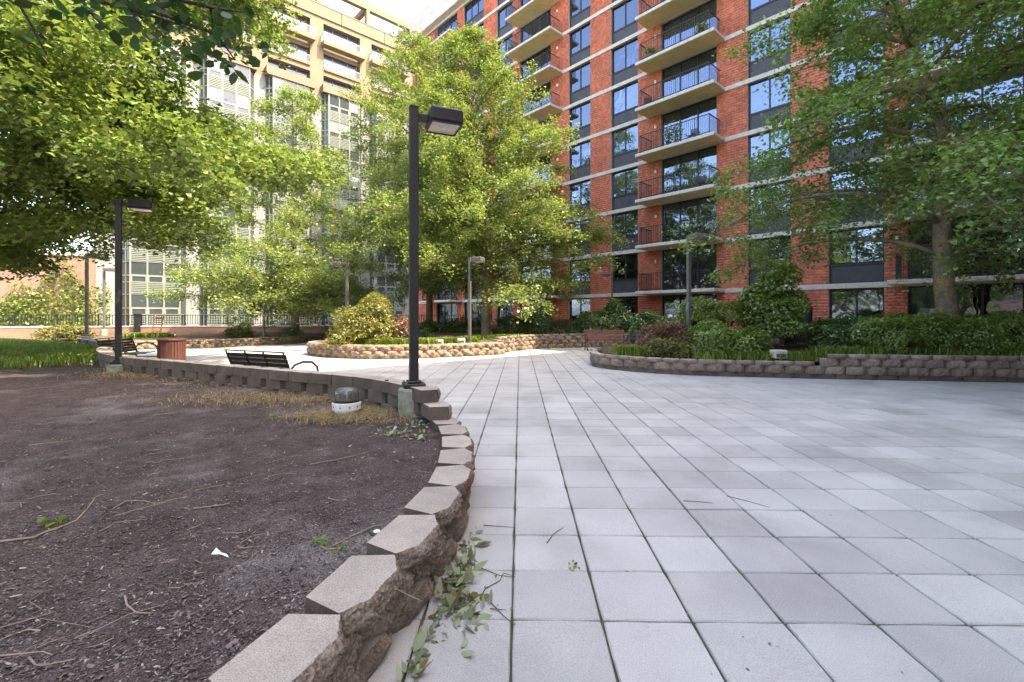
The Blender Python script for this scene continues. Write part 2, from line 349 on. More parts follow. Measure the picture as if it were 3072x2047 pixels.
# planting beds (soil)
def soilsheet(name, xs, ys, P, zf, m, inset=.12, smooth_=True):
    X, Y = np.meshgrid(xs, ys); Z = zf(X, Y); V = np.stack([X, Y, Z], -1).reshape(-1, 3); nx = len(xs); q = []
    cx = (X[:-1,:-1]+X[1:,1:])/2; cy = (Y[:-1,:-1]+Y[1:,1:])/2
    ok = inside(cx, cy, P) & (edgedist(cx, cy, P) > inset)
    j, i = np.nonzero(ok); a = j*nx+i; Q = np.stack([a, a+1, a+nx+1, a+nx], 1)
    o = link(name, npmesh(name, V, Q, m, smooth_)); tag(o, kind='structure'); return o
def steps(a, b, s0, g_):
    out = [a]; s = s0
    while (out[-1] < b) if b > a else (out[-1] > b): out.append(out[-1]+(s if b > a else -s)); s *= g_
    return np.array(out)
def bumps(X, Y):
    r = np.random.RandomState(11); z = 0*X
    for k in range(26):
        fr = 2.2*1.22**k*.55; a = r.rand()*6.283; p = r.rand()*6.283
        z = z+.011/(1+.55*k)*np.sin(fr*(X*np.cos(a)+Y*np.sin(a))+p+1.7*np.sin(.7*fr*(X*np.sin(a)-Y*np.cos(a))))
    return z
xs = np.sort(steps(-.2, -38, .028, 1.012)); ys = steps(.2, 24, .03, 1.011)
soilsheet('planting_soil', xs, ys, PL, lambda X, Y: soilz(X, Y)+bumps(X, Y)*np.clip(1.3-Y*.03, .5, 1)+np.random.RandomState(4).normal(0, .0035, X.shape), M['soil'], .16)
soilsheet('bed_soil', np.arange(1.5, 25, .25), np.arange(9.5, 20, .25), PR, lambda X, Y: .33+.16*np.clip((X-6)/3, 0, 1)+.5*bumps(X, Y)+.05*np.clip(Y-12, 0, 3), M['bed'], .2)
soilsheet('bed_soil', np.arange(-16, 16, .3), np.arange(15.5, 50, .3), PC, lambda X, Y: .40+.04*np.clip(Y-17, 0, 5)+bumps(X, Y), M['bed'], .2)
soilsheet('bed_soil', np.arange(-31, -10, .3), np.arange(19, 34, .3), PF, lambda X, Y: .30+.02*np.clip(Y-22, 0, 8)+bumps(X, Y), M['bed'], .2)

# ------------------------------------------------------------------ segmental retaining walls, block by block
def blockmesh(seed, w=.455, d=.26, h=.2, nf=13, nz=4, rough=.012, lip=0, mats=None, taper=.74, hf=0, ch=.07):
    q = random.Random(seed); b = MB(); hw = w/2-.004
    prof = []
    for k in range(nf):
        t = k/(nf-1); x = -hw+2*hw*t; e = max(0, (abs(x)-hw*.52)/(hw*.48)); prof.append((x, ch*e))
    ph = [q.uniform(0, 6.28) for _ in range(8)]
    rows = []
    for r in range(nz+1):
        z = h*r/nz; row = []
        for k, (x, y) in enumerate(prof):
            mid = (4*(r/nz)*(1-r/nz))**.5; eg = min(1, 5*min(k, nf-1-k)/(nf-1)); bow = -(.012+rough*1.1)*mid*(.25+.75*eg)
            n = rough*(.6*math.sin(17*x+ph[0]+23*z)+.5*math.sin(41*x+ph[1]-37*z)+.5*math.sin(29*z+ph[2]+9*x)+q.uniform(-.7,.7)*(1+hf))
            n *= (.3+.7*mid)*(.4+.6*eg)
            zz = z+(q.uniform(-.3,.3)*h/nz if 0 < r < nz else (q.uniform(-.004,0) if r == nz else 0))
            row.append((x+q.uniform(-.003,.003), y+bow+n, zz))
        rows.append(row)
    bw = hw*taper
    v = [p for row in rows for p in row]; f = []
    for r in range(nz):
        for k in range(nf-1): f.append((r*nf+k, r*nf+k+1, (r+1)*nf+k+1, (r+1)*nf+k))
    b.add(v, f, 1)
    top = rows[-1]; bot = rows[0]
    tb = [(bw, d, h), (-bw, d, h)]; bb = [(bw, d, 0), (-bw, d, 0)]
    o = len(b.v); b.v += top+tb; n = len(top); b.f.append(tuple(o+i for i in range(n+2))); b.m.append(0)
    o = len(b.v); b.v += [top[-1], tb[0], bb[0], bot[-1]]; b.f.append((o+3, o+2, o+1, o)); b.m.append(2)
    o = len(b.v); b.v += [top[0], tb[1], bb[1], bot[0]]; b.f.append((o, o+1, o+2, o+3)); b.m.append(2)
    o = len(b.v); b.v += [tb[0], tb[1], bb[1], bb[0]]; b.f.append((o+3, o+2, o+1, o)); b.m.append(2)
    return b.mesh('block', mats)
def arclen(path):
    S = [0]
    for a, b in zip(path, path[1:]): S.append(S[-1]+(b-a).length)
    return S
def onpath(path, S, s):
    i = 0
    while i < len(S)-2 and S[i+1] < s: i += 1
    t = (s-S[i])/max(S[i+1]-S[i], 1e-9); p = path[i].lerp(path[i+1], t)
    a = path[max(i-1,0)]; b = path[min(i+2,len(path)-1)]; return p, (b-a).normalized()
def wall(label, path, courses, side, group=None, w=.455, meshes=None, seed=1, jit=.006):
    # courses: (z0, z1, s0, s1, setback, mesh list); side +1: the bed lies left of the path's direction
    path = [p.to_2d() for p in path]; S = arclen(path); q = random.Random(seed)
    root = tag(empty('retaining_wall', (path[0].x, path[0].y, 0)), label, 'retaining wall', group); n0 = 0
    for ci, (z0, z1, s0, s1, sb, ml) in enumerate(courses):
        s = max(s0, 0)+(w/2 if ci % 2 else 0)
        while s+w*.4 < min(s1, S[-1]):
            p, t = onpath(path, S, s+w/2); nrm = Vector((-t.y, t.x))*side            # towards the bed
            ang = math.atan2(t.y, t.x) if side > 0 else math.atan2(-t.y, -t.x)
            pp = p+nrm*(sb+q.uniform(-jit, jit)*1.5)
            o = link('block', q.choice(ml), root, (pp.x-path[0].x, pp.y-path[0].y, z0), ang+q.gauss(0, .022))
            s += w; n0 += 1
    return root, S
nearcap = [blockmesh(i, h=.10, nf=37, nz=7, rough=.006, hf=1.6, mats=[M['cap'], M['split'], M['molded']]) for i in range(8)]
nearblk = [blockmesh(20+i, h=.19, nf=37, nz=12, rough=.0095, hf=1.3, ch=.085, mats=[M['cap'], M['split'], M['molded']]) for i in range(8)]
nearbas = [blockmesh(40+i, h=.12, nf=13, nz=3, rough=.012, mats=[M['cap'], M['split'], M['molded']]) for i in range(4)]
midcap = [blockmesh(60+i, h=.10, nf=9, nz=2, rough=.011, mats=[M['cap2'], M['split2'], M['split2']]) for i in range(6)]
midblk = [blockmesh(70+i, h=.19, nf=11, nz=4, rough=.02, mats=[M['cap2'], M['split2'], M['split2']]) for i in range(8)]
darkcap = [blockmesh(80+i, h=.10, nf=9, nz=2, rough=.007, mats=[M['cap'], M['split3'], M['molded']]) for i in range(6)]
darkblk = [blockmesh(90+i, h=.187, nf=13, nz=4, rough=.010, mats=[M['cap'], M['split3'], M['molded']]) for i in range(8)]
topblk = [blockmesh(110+i, h=.146, nf=13, nz=4, rough=.008, taper=.93, mats=[M['cap'], M['split3'], M['molded']]) for i in range(5)]
footblk = [blockmesh(130+i, h=.115, nf=5, nz=1, rough=.003, ch=.02, mats=[M['molded'], M['molded'], M['molded']]) for i in range(2)]
stepblk = [blockmesh(100+i, h=.146, nf=13, nz=4, rough=.008, mats=[M['cap'], M['split3'], M['molded']]) for i in range(5)]
midlow = [blockmesh(120+i, h=.098, nf=9, nz=2, rough=.01, mats=[M['cap'], M['split'], M['molded']]) for i in range(3)]
S_ = arclen([p for p in LW]); tot = S_[-1]
# arc length where the low near part ends and the stepped-up far part begins
def s_at(path, y): 
    S = arclen(path)
    for p, s in zip(path, S):
        if p.y >= y: return s
    return S[-1]
sA_ = s_at(LW, 5.05)
wall('curved low retaining wall of grey split blocks sweeping round the bare soil bed in front', LW,
     [(0,.12,0,tot,.03,nearbas), (.12,.31,0,tot,.03,nearblk), (.31,.41,0,sA_+.35,-.022,nearcap), (.312,.41,sA_+.4,tot,.02,midlow),
      (.412,.558,sA_+.02,tot,.02,stepblk), (.56,.706,sA_+.10,tot,.03,topblk)], 1, seed=5)
totR = arclen(RW)[-1]
def s_x(path, x, after=0):
    S = arclen(path)
    for p, s in zip(path, S):
        if s >= after and p.x >= x: return s
    return S[-1]
tip = s_at(list(reversed(RW)), 14.3); sR = s_x(RW, 6.95, after=7.5)
wall('long dark brown split block wall of the shrub bed on the right', RW,
     [(0,.12,0,totR,.03,footblk), (.12,.31,0,totR,.01,darkblk), (.31,.41,0,sR+.15,.0,darkcap), (.31,.50,sR+.1,totR,.025,darkblk), (.50,.60,sR+.5,totR,.02,darkcap)], 1, seed=9)
totC = arclen(CW)[-1]
wall('sunlit tan block wall round the planter with the yellow bush', CW,
     [(0,.12,0,totC,.03,midblk), (.10,.29,0,totC,.012,midblk), (.29,.40,0,totC,.02,midblk), (.40,.50,0,totC,.02,midcap)], 1, seed=13)
totA = arclen(AW)[-1]
wall('curved tan block wall behind the red slatted bench', AW,
     [(0,.19,0,totA,.03,midblk), (.19,.38,0,totA,.045,midblk), (.38,.57,0,totA,.06,midblk), (.57,.67,0,totA,.06,midcap)], 1, seed=17)
totF = arclen(FW)[-1]
wall('low tan block wall of the far bed below the metal railing', FW,
     [(0,.14,0,totF,.03,midblk), (.12,.30,0,totF,.02,midblk), (.30,.38,0,totF,.02,midcap)], 1, seed=21)

# ------------------------------------------------------------------ red brick apartment building
AU = math.atan2(-.7387, .6740)
bA = tag(empty('apartment_building', (4.18, 34.27, 0), AU), 'eleven storey red brick apartment block with concrete balconies', 'building')
FH = 2.8; ZB = [0]+[H+(.457+k-1)*FH for k in range(1, 12)]; BT = .24; NF = 11
cols = [('b',-22.4,-17.6),('d',-17.6,-14.0),('b',-14.0,-12.97),('t',-12.97,-9.97),('b',-9.97,-8.18),('w',-8.18,-6.12),('b',-6.12,-5.23),('d',-5.23,-1.8),('b',-1.8,0),
        ('w',0,2.0),('b',2.0,3.76),('w',3.76,5.84),('b',5.84,7.5),('d',7.5,10.93),('b',10.93,12.6),('w',12.6,14.67),('b',14.67,16.3),('w',16.3,18.4),('b',18.4,19.2),('d',19.2,22.63),('b',22.63,24.4),('w',24.4,26.46),('b',26.46,30.6)]
body = MB(); body.box(-22.4, 30.6, .45, 16, 0, ZB[11]+.2); body.build('wall', M['room'], bA)
side = MB(); side.box(-22.4, -22.1, .001, 15.9, .002, ZB[11]); side.build('end_wall', M['bbrick'], bA)
CS, BL = .14, .29
allb = []                                                # (x centre, z, width, floor)
for c, a, b in cols:
    if c != 'b': continue
    for k in range(NF):
        z0 = (ZB[k]+BT if k else 0); z1 = ZB[k+1]
        m = MB(); m.box(a, b, 0, .46, z0, z1); m.build('pier', M['mortar'], bA)
        nr = int(round((z1-z0)/CS)); ch = (z1-z0)/nr
        for r in range(nr):
            x = a-(BL/2 if r % 2 else 0)
            while x < b-1e-6:
                x0 = max(x, a); x1 = min(x+BL, b)
                if x1-x0 > .03: allb.append((x0, x1, z0+r*ch, ch))
                x += BL
allb = np.array(allb)
def wpt(s, d, z): 
    return (4.18+s*.6740+d*.7387, 34.27-s*.7387+d*.6740, z)
cx_ = (allb[:,0]+allb[:,1])/2; Wx = 4.18+cx_*.674; Wy = 34.27-cx_*.7387
pxx = CX+F*Wx/Wy; pyy = HY-(allb[:,2]-H)*F/Wy; full = (allb[:,1]-allb[:,0]) > .28
inv = full & (pxx < 2490) & (pxx > 2000) & (pyy < 900) & (pyy > 250)
sc_ = np.where(inv, 1/(Wx**2+Wy**2+(allb[:,2]-H)**2), 0); od = np.argsort(-sc_)[:300]; single = set(od.tolist())
j = .006
bb = MB(); bb.add([(-.139,0,-.062),(.139,0,-.062),(.139,0,.062),(-.139,0,.062),(-.135,-.012,-.058),(.135,-.012,-.058),(.135,-.012,.058),(-.135,-.012,.058)], [(4,5,6,7),(0,1,5,4),(1,2,6,5),(2,3,7,6),(3,0,4,7)])
bme = bb.mesh('brick', M['brick'])
for i in od: link('brick', bme, bA, ((allb[i,0]+allb[i,1])/2, .0, allb[i,2]+allb[i,3]/2))
ri = np.array([i for i in range(len(allb)) if i not in single]); A_ = allb[ri]
rr = np.random.RandomState(2); y = -.012+rr.normal(0, .0015, len(A_)); jm = .0065
x0, x1 = A_[:,0]+jm, A_[:,1]-jm; z0, z1 = A_[:,2]+jm+.001, A_[:,2]+A_[:,3]-jm
def st(x, y_, z): return np.stack([x, y_, z], 1)
zz = np.zeros(len(A_)); e = .004
V = np.stack([st(x0,zz,z0), st(x1,zz,z0), st(x1,zz,z1), st(x0,zz,z1), st(x0+e,y,z0+e), st(x1-e,y,z0+e), st(x1-e,y,z1-e), st(x0+e,y,z1-e)], 1).reshape(-1, 3)
fq = np.array([(4,5,6,7),(0,1,5,4),(1,2,6,5),(2,3,7,6),(3,0,4,7)]); Q = (np.arange(len(A_))[:,None,None]*8+fq[None]).reshape(-1, 4)
tag(link('brickwork', npmesh('brickwork', V, Q, M['brick']), bA), kind='stuff')
for k in range(1, 12):
    m = MB(); x = -22.4; q = random.Random(k)
    while x < 30.6:
        x1 = min(x+q.uniform(2.6,3.4), 30.6); m.bbox(x+.003, x1-.003, -.05, .44, ZB[k], ZB[k]+BT, .008); x = x1
    m.build('floor_band', M['concrete'], bA)
wframe = {}
def window_meshes(wd, ht, n, sill):
    key = (round(wd,3), round(ht,3), n, sill)
    if key in wframe: return wframe[key]
    m = MB(); fw = .065
    m.box(0, fw, 0, .10, 0, ht); m.box(wd-fw, wd, 0, .10, 0, ht); m.box(fw, wd-fw, 0, .10, ht-.07, ht); m.box(fw, wd-fw, 0, .10, 0, .05)
    if sill: m.box(fw, wd-fw, -.004, .10, sill, sill+.10)
    zb = sill+.10 if sill else .05; pw = (wd-2*fw)/n; pm = MB()
    for i in range(1, n): m.box(fw+i*pw-.035, fw+i*pw+.035, .006, .094, zb, ht-.07)
    pm.box(.0, pw-.03, .05, .062, zb+.03, ht-.10)
    fm = m.mesh('window', M['bronze']); pme = pm.mesh('pane', M['glass'])
    sp = None
    if sill:
        s = MB(); s.box(fw, wd-fw, .03, .09, .05, sill); sp = s.mesh('spandrel', M['panel'])
    cu = {}
    for nm, mt in (('curtain', M['curtain']), ('blind', M['blind']), ('room', M['room']), ('tan', M['tancurtain'])):
        c = MB(); nseg = 26; amp = .025 if nm in ('curtain','tan') else 0
        wv = [(fw+(wd-2*fw)*i/nseg, .20+amp*math.sin(i*2.1)+amp*.6*math.sin(i*.9)) for i in range(nseg+1)]
        c.add([(x, y_, zb) for x, y_ in wv]+[(x, y_, ht-.07) for x, y_ in wv], [(i, i+1, nseg+2+i, nseg+1+i) for i in range(nseg)]); cu[nm] = c.mesh('curtain', mt)
    hc = MB(); wv = [(fw+(wd-2*fw)*.5*i/14, .17+.02*math.sin(i*2.1)) for i in range(15)]
    hc.add([(x, y_, zb) for x, y_ in wv]+[(x, y_, ht-.07) for x, y_ in wv], [(i, i+1, 16+i, 15+i) for i in range(14)]); cu['half'] = hc.mesh('curtain', M['curtain'])
    wframe[key] = (fm, pme, sp, cu, [fw+i*pw+.015 for i in range(n)]); return wframe[key]
qa = random.Random(12)
balc = {}
def add_window(s0, s1, z0, z1, n, sill, choices):
    fm, pme, sp, cu, xs_ = window_meshes(s1-s0, z1-z0, n, sill)
    o = link('window', fm, bA, (s0, .14, z0))
    for x in xs_: link('pane', pme, o, (x, 0, 0))
    if sp: link('spandrel', sp, o)
    ch = qa.choice(choices)
    link('curtain', cu['room'], o, (0, .05, 0))  # flat dark sheet, no curtain: the unlit room's darkness put into its colour
    if ch != 'room': link('curtain', cu[ch], o)
for c, a, b in cols:
    for k in range(NF):
        z0 = ZB[k]+BT if k else .02; z1 = ZB[k+1]
        if c == 'w': add_window(a+.004, b-.004, z0+.004, z1-.004, 2, .84 if k else .35, ['curtain','blind','half','room','room','blind'] if k > 2 else ['room','room','blind','tan'])
        if c == 't': add_window(a+.004, b-.004, z0+.004, z1-.004, 3, .84 if k else .35, ['curtain','blind','half','room'])
        if c == 'd': add_window(a+.004, b-.004, z0+.004, z1-.004, 3, 0, ['curtain','half','room','half','tan'] if k > 2 else ['room','tan','half'])
SB = {-17.6:(-18.4,-13.2), -5.23:(-5.45,-.55), 7.5:(6.55,11.42), 19.2:(18.7,23.6)}
def balcony(s0, s1):
    L = s1-s0; p = 1.45
    m = MB(); m.bbox(0, L, -p, -.052, .03, .215, .02, 0)
    m.box(.06, L-.06, -p+.06, -.055, .022, .031, 1)
    slab = m.mesh('balcony', [M['concrete'], M['soffit']])
    r = MB(); y = -p+.09; zt = 1.27; zb = .30
    def bar(x0, y0, x1, y1, z, t=.022): 
        r.box(min(x0,x1)-t, max(x0,x1)+t, min(y0,y1)-t, max(y0,y1)+t, z-t*.9, z+t*.9)
    for z in (zt, zb): bar(.3, y, L-.3, y, z); bar(.3, y+.03, .3, -.08, z); bar(L-.3, y+.03, L-.3, -.08, z)
    n = int((L-.6)/.115)
    for i in range(n+1):
        x = .3+(L-.6)*i/n; post = i % 10 == 0 or i == n; t = .018 if post else .0085; r.box(x-t, x+t, y-t, y+t, .216 if post else zb+.02, zt+.012 if post else zt-.021)
    ns = int((p-.17)/.115)
    for x in (.3, L-.3):
        for i in range(1, ns+1):
            yy = y+(p-.17)*i/ns; r.box(x-.0085, x+.0085, yy-.0085, yy+.0085, zb+.02, zt-.021)
    lamp = MB(); lamp.bbox(-.06, .06, -.11, 0, 0, .2, .012)
    return slab, r.mesh('railing', M['bronze']), lamp.mesh('wall_lamp', M['lampwhite'])
bm_ = {}
items = MB()
for a, (s0, s1) in SB.items():
    key = round(s1-s0, 2)
    if key not in bm_: bm_[key] = balcony(s0, s1)
    sl_, rl_, lm_ = bm_[key]
    for k in range(1, NF):
        o = link('balcony', sl_, bA, (s0, 0, ZB[k])); link('railing', rl_, o)
        link('wall_lamp', lm_, o, ((-.18 if False else .0)+(a-s0-.35 if a-s0 > .4 else (s1-s0)-.5), -.013, 2.0))
# things left on the balconies: folding chairs, pots, boxes (parts of nothing: each its own thing)
def bpos(s, d, z): return Vector(wpt(s, d, z))
def chair_mesh(mt):
    m = MB(); t = .014
    for x in (0, .42):
        m.box(x-t, x+t, -t, t, 0, .44); m.box(x-t, x+t, .38-t, .38+t, 0, .88)
        m.box(x-t, x+t, .0, .38, .42, .45)
    for i in range(5): m.box(.0, .42, .02+i*.075, .07+i*.075, .45, .47)
    for i in range(4): m.box(.0, .42, .37, .39, .56+i*.085, .62+i*.085)
    return m.mesh('chair', mt)
cm = chair_mesh(M['iron']); cw_ = chair_mesh(M['whitepaint']); crd = chair_mesh(M['wood2'])
for n_, (s, d, k, me_, lab) in enumerate([(9.6,-.75,4,cm,'black folding chair on the balcony behind the right lamp head, four floors up'),(10.2,-.8,3,cm,'dark chair on the third floor balcony of the right balcony column'),(7.0,-.9,5,crd,'brown chair at the left end of the fifth floor balcony'),(-3.2,-.7,1,cw_,'small pale chair on the lowest balcony right of the middle ginkgo')]):
    p = bpos(s, d, ZB[k]+.216); tag(link('chair', me_, None, p, AU+.4*n_), lab, 'chair')
def pot(mt, leafm, seed):
    r = np.random.RandomState(seed)
    m = MB(); m.lathe([(.10,0),(.14,.24),(.15,.26),(.13,.26),(.12,.22)], 14); pm = m.mesh('pot', mt); return pm
POTS = [(7.5,-1.2,6,'planter box of dark plants at the left end of the sixth floor balcony'),(10.6,-1.15,6,'leafy pot at the right corner of the sixth floor balcony'),(-2.0,-1.1,9,'pot with blue flowers at the right corner of an upper left balcony'),(8.6,-1.1,4,'pot of climbing yellow green plants behind the fourth floor railing'),(9.1,-1.1,4,'tall leafy pot plant beside the glass doors of the fourth floor balcony'),(-5.0,-1.0,8,'green pot plant at the left end of an upper left balcony')]
# crown of the brick block: concrete parapet with a rounded left end
m = MB(); q = random.Random(4); x = -21.2
zr = ZB[11]+BT
for z0_, z1_ in ((zr, zr+1.0), (zr+1.0, zr+2.1)):
    x = -21.6
    while x < 30.6:
        x1 = min(x+2.4, 30.6); m.bbox(x+.006, x1-.006, -.62, .4, z0_+.004, z1_-.004, .015); x = x1
m.build('parapet', M['concrete'], bA)
for z0_, z1_ in ((zr, zr+1.0), (zr+1.0, zr+2.1)):
    m = MB(); n = 8; pts = [(-21.61-1.02*math.sin(i*math.pi/2/n), .4-1.02*math.cos(i*math.pi/2/n)) for i in range(n+1)]+[(-22.63, 3.5), (-21.61, 3.5)]
    k = len(pts); m.add([(a, b, z0_+.004) for a, b in pts]+[(a, b, z1_-.004) for a, b in pts], [tuple(range(k, 2*k))[::-1], tuple(range(k))]+[(i, (i+1)%k, k+(i+1)%k, k+i) for i in range(k)])
    m.build('parapet_corner', M['concrete'], bA)
# the wing that closes the court on the right (beside and behind the viewer; it throws the shade over the plaza)
wg = MB(); wg.box(30.6, 48, -28, 15.9, .001, zr); wg.build('wing_wall', M['bbrick'], bA)
wb = MB(); wp = MB(); wd_ = MB(); wg2 = MB()
for k in range(1, 12): wb.box(30.54, 30.7, -28, -.7, ZB[k], ZB[k]+BT)
for k in range(11):
    z0 = ZB[k]+BT if k else .02
    for i in range(6):
        y = -4.5-i*3.6
        wp.box(30.57, 30.7, y-2.0, y, z0, z0+.84); wd_.box(30.575, 30.7, y-2.0, y, z0+.84, ZB[k+1]-.01)
        wg2.box(30.56, 30.6, y-1.94, y-1.03, z0+.9, ZB[k+1]-.08); wg2.box(30.56, 30.6, y-.97, y-.06, z0+.9, ZB[k+1]-.08)
wb.build('wing_bands', M['concrete'], bA); wp.build('wing_panels', M['panel'], bA); wd_.build('wing_frames', M['bronze'], bA); wg2.build('wing_glass', M['cglass'], bA)
m = MB(); m.box(30.1, 48, -28, 15.9, zr, zr+2.1); m.build('wing_parapet', M['concrete'], bA)

# ------------------------------------------------------------------ beige and white loft building on the left
CU = math.atan2(.6740, .7387)
bC = tag(empty('apartment_building', (-35.07, 43, 0), CU), 'tall cream and white apartment block with glazed bays and white balcony railings behind the trees', 'building')
m = MB(); m.box(-2.6, 29.2, .0, 18, 0, 27.6); m.build('lower_wall', M['white'], bC)
def cantmesh(wd, p, ct, z0, z1):        # plan of a splayed bay
    return [(-ct, 0), (0, -p), (wd, -p), (wd+ct, 0)]
WD, PJ, CT = 3.7, .75, .6
frame = MB(); 
def cfloor():
    fr = MB(); lv = MB()
    def fbox(x0, x1, z0, z1, y0=-PJ-.05, y1=-PJ+.03): fr.box(x0, x1, y0, y1, z0, z1)
    xs_ = [0, WD/3, 2*WD/3, WD]
    for x in xs_: fbox(x-.07, x+.07, .001, 2.999, -PJ-.06, -PJ+.03)
    for z0, z1 in ((1.03,1.14),(1.60,1.78),(2.94,2.999)):
        for i in range(3): fbox(xs_[i]+.071, xs_[i+1]-.071, z0, z1)
    for i in range(3):
        for jx in (.071, WD/3-.15): fbox(xs_[i]+jx, xs_[i]+jx+.079, 1.141, 1.599)
        for r in range(6): lv.box(xs_[i]+.072, xs_[i+1]-.072, -PJ-.045, -PJ+.02, .05+r*.165, .05+r*.165+.10)
    # splayed left side: posts and transoms
    dx, dy = -CT, PJ; L = math.hypot(dx, dy); A = math.atan2(dy, dx); Mx = Matrix.Translation((0, -PJ, 0)) @ Matrix.Rotation(A, 4, 'Z')
    for u0, u1, z0, z1 in ((L*.45,L*.55,.0,3.0),(.09,L,1.02,1.14),(.09,L,1.62,1.76),(.09,L,2.9,2.99),(L*.92,L,0,3)): fr.box(u0, u1, -.05, .03, z0, z1, 0, Mx)
    Mr = Matrix.Translation((WD, -PJ, 0)) @ Matrix.Rotation(math.atan2(PJ, CT), 4, 'Z')
    for u0, u1, z0, z1 in ((.09,L,1.02,1.14),(.09,L,2.9,2.99),(L*.92,L,0,3)): fr.box(u0, u1, -.03, .05, z0, z1, 0, Mr)
    return fr.mesh('bay_window', M['palegreen']), lv.mesh('louvre', M['palegreen'])
cf, cl = cfloor()
P1 = MB(); P1.box(.08, WD/3-.08, -PJ+.0, -PJ+.01, 1.80, 2.93); p_big = [P1.mesh('pane', M['cglass']), P1.mesh('pane', M['cglass2'])]
P2 = MB(); P2.box(.16, WD/3-.16, -PJ+.0, -PJ+.01, 1.15, 1.59); p_sm = P2.mesh('pane', M['cglass'])
qc = random.Random(5)
for k in range(5):
    s0 = -.26+6*k
    core = MB(); pts = [(-CT+.02, -.001), (0, -PJ+.05), (WD, -PJ+.05), (WD+CT-.02, -.001)]
    core.add([(s0+x, y, 0) for x, y in pts]+[(s0+x, y, 27.57) for x, y in pts], [(0,1,5,4),(1,2,6,5),(2,3,7,6),(4,5,6,7)])
    core.build('bay_core', M['cglass'], bC)
    for j_ in range(9):
        zf = .57+3*j_
        o = link('bay_window', cf, bC, (s0, 0, zf)); link('louvre', cl, o)
        for i in range(3):
            link('pane', p_big[qc.random() < .45], o, (i*WD/3, 0, 0)); link('pane', p_sm, o, (i*WD/3, 0, 0))
    hd = MB(); n = 6
    prof = [(-.1-.95*math.sin(i/n*math.pi/2), 27.6+1.0*(1-math.cos(i/n*math.pi/2))) for i in range(n+1)]
    hd.box(s0-.7, s0+WD+.7, -.95, -.02, 27.58, 28.5); hd.build('bay_hood', M['beige'], bC)
# upper storeys: recessed openings between piers
up = MB(); up.box(-2.6, 29.2, .9, 18, 27.6, 37.0); up.build('upper_wall', M['beige'], bC)
pr_ = MB(); edges = []
x = -2.6
for k in range(5):
    a = -.26+6*k-.35; b = a+4.5; pr_.box(x, a, .0, .901, 27.601, 36.6); x = b
pr_.box(x, 29.2, 0, .901, 27.601, 36.6)
for k in range(5):
    a = -.26+6*k-.35; b = a+4.5; pr_.box(a, b, .002, .9, 29.9, 30.56); pr_.box(a, b, .002, .9, 36.0, 36.6)
    pr_.box(a, b, .3, .9, 32.6, 33.5)
pr_.build('upper_pier', M['beige'], bC)
par = MB()
x = -2.9
while x < 29.3:
    x1 = min(x+5.6, 29.4); par.bbox(x+.03, x1-.03, -.15, .35, 36.6, 38.0, .02); par.box(x+.03, x1-.03, -.19, .39, 38.0, 38.1); x = x1
par.build('parapet', M['beige'], bC)
pent = MB(); pent.box(1, 29, 4.2, 16, 37, 40.3); pent.box(1, 20, 9, 16, 40.3, 43.0); pent.build('penthouse', M['beige'], bC)
per = MB()
per.box(10.5, 29.5, .3, .9, 40.3, 41.1)
for i in range(4): per.box(10.6+i*6.15, 11.0+i*6.15, .31, .89, 38.1, 40.3)
for i in range(4): per.box(10.55+i*6.15, 11.05+i*6.15, .9, 4.3, 40.35, 41.0)
per.build('roof_beam', M['beige'], bC)
def cwin(w_, h_):
    f = MB(); t = .05
    f.box(0, w_, 0, .08, 0, t); f.box(0, w_, 0, .08, h_-t, h_); f.box(0, w_, 0, .08, h_*.42, h_*.42+.07)
    for x in (0, w_*.28, w_*.72, w_-t): f.box(x, x+t, -.005, .085, 0, h_)
    return f.mesh('window', M['whitepaint'])
cwm = cwin(4.2, 2.5); cp = MB(); cp.box(.05, 4.15, .05, .06, .05, 2.45); cpm = cp.mesh('pane', M['bglass'])
def cbalc(L, solid):
    b = MB(); r = MB()
    if solid: b.bbox(0, L, -.95, .0, -.45, .04, .03); y = -.88; zb = .10
    else: b.bbox(0, L, -.18, .3, -.12, .1, .02); y = -.1; zb = .18
    zt = zb+.85
    r.box(.02, L-.02, y-.03, y+.03, zt-.03, zt+.03); r.box(.02, L-.02, y-.02, y+.02, zb, zb+.04)
    n = int(L/.13)
    for i in range(n+1):
        x = .05+(L-.1)*i/n; t = .03 if i % 9 == 0 else .014; r.box(x-t, x+t, y-.014, y+.014, zb if i % 9 else zb-.1, zt-.03)
    if solid:
        for x in (.05, L-.05):
            for i in range(6): r.box(x-.014, x+.014, y+.13*(i+1)-.014, y+.13*(i+1)+.014, zb, zt-.03)
            r.box(x-.03, x+.03, y, -.01, zt-.03, zt+.03)
    return b.mesh('balcony', M['beige']), r.mesh('railing', M['whitepaint'])
cb1 = cbalc(5.1, True); cb2 = cbalc(4.4, False)
for k in range(5):
    a = -.26+6*k-.2
    for zf, cb, dx in ((33.57, cb1, -.45), (30.57, cb2, -.08)):
        o = link('window', cwm, bC, (a, .62, zf+.05)); link('pane', cpm, o)
        o = link('balcony', cb[0], bC, (a+dx, -.003, zf)); link('railing', cb[1], o)
    o = link('window', cwm, bC, (a, .62, 27.62)); link('pane', cpm, o)

# ------------------------------------------------------------------ brick house with ivy at the far left
bI = tag(empty('brick_house', (-39.0, 39.5, 0), R(14)), 'low pale red brick building overgrown with ivy at the far left edge', 'building')
m = MB(); m.box(-24, 2.35, 0, 7, 0, 6.7); m.build('wall', M['ibrick'], bI)
m = MB(); m.bbox(-24.1, 2.45, -.1, 7.1, 6.7, 6.85, .02); m.build('coping', M['concrete'], bI)

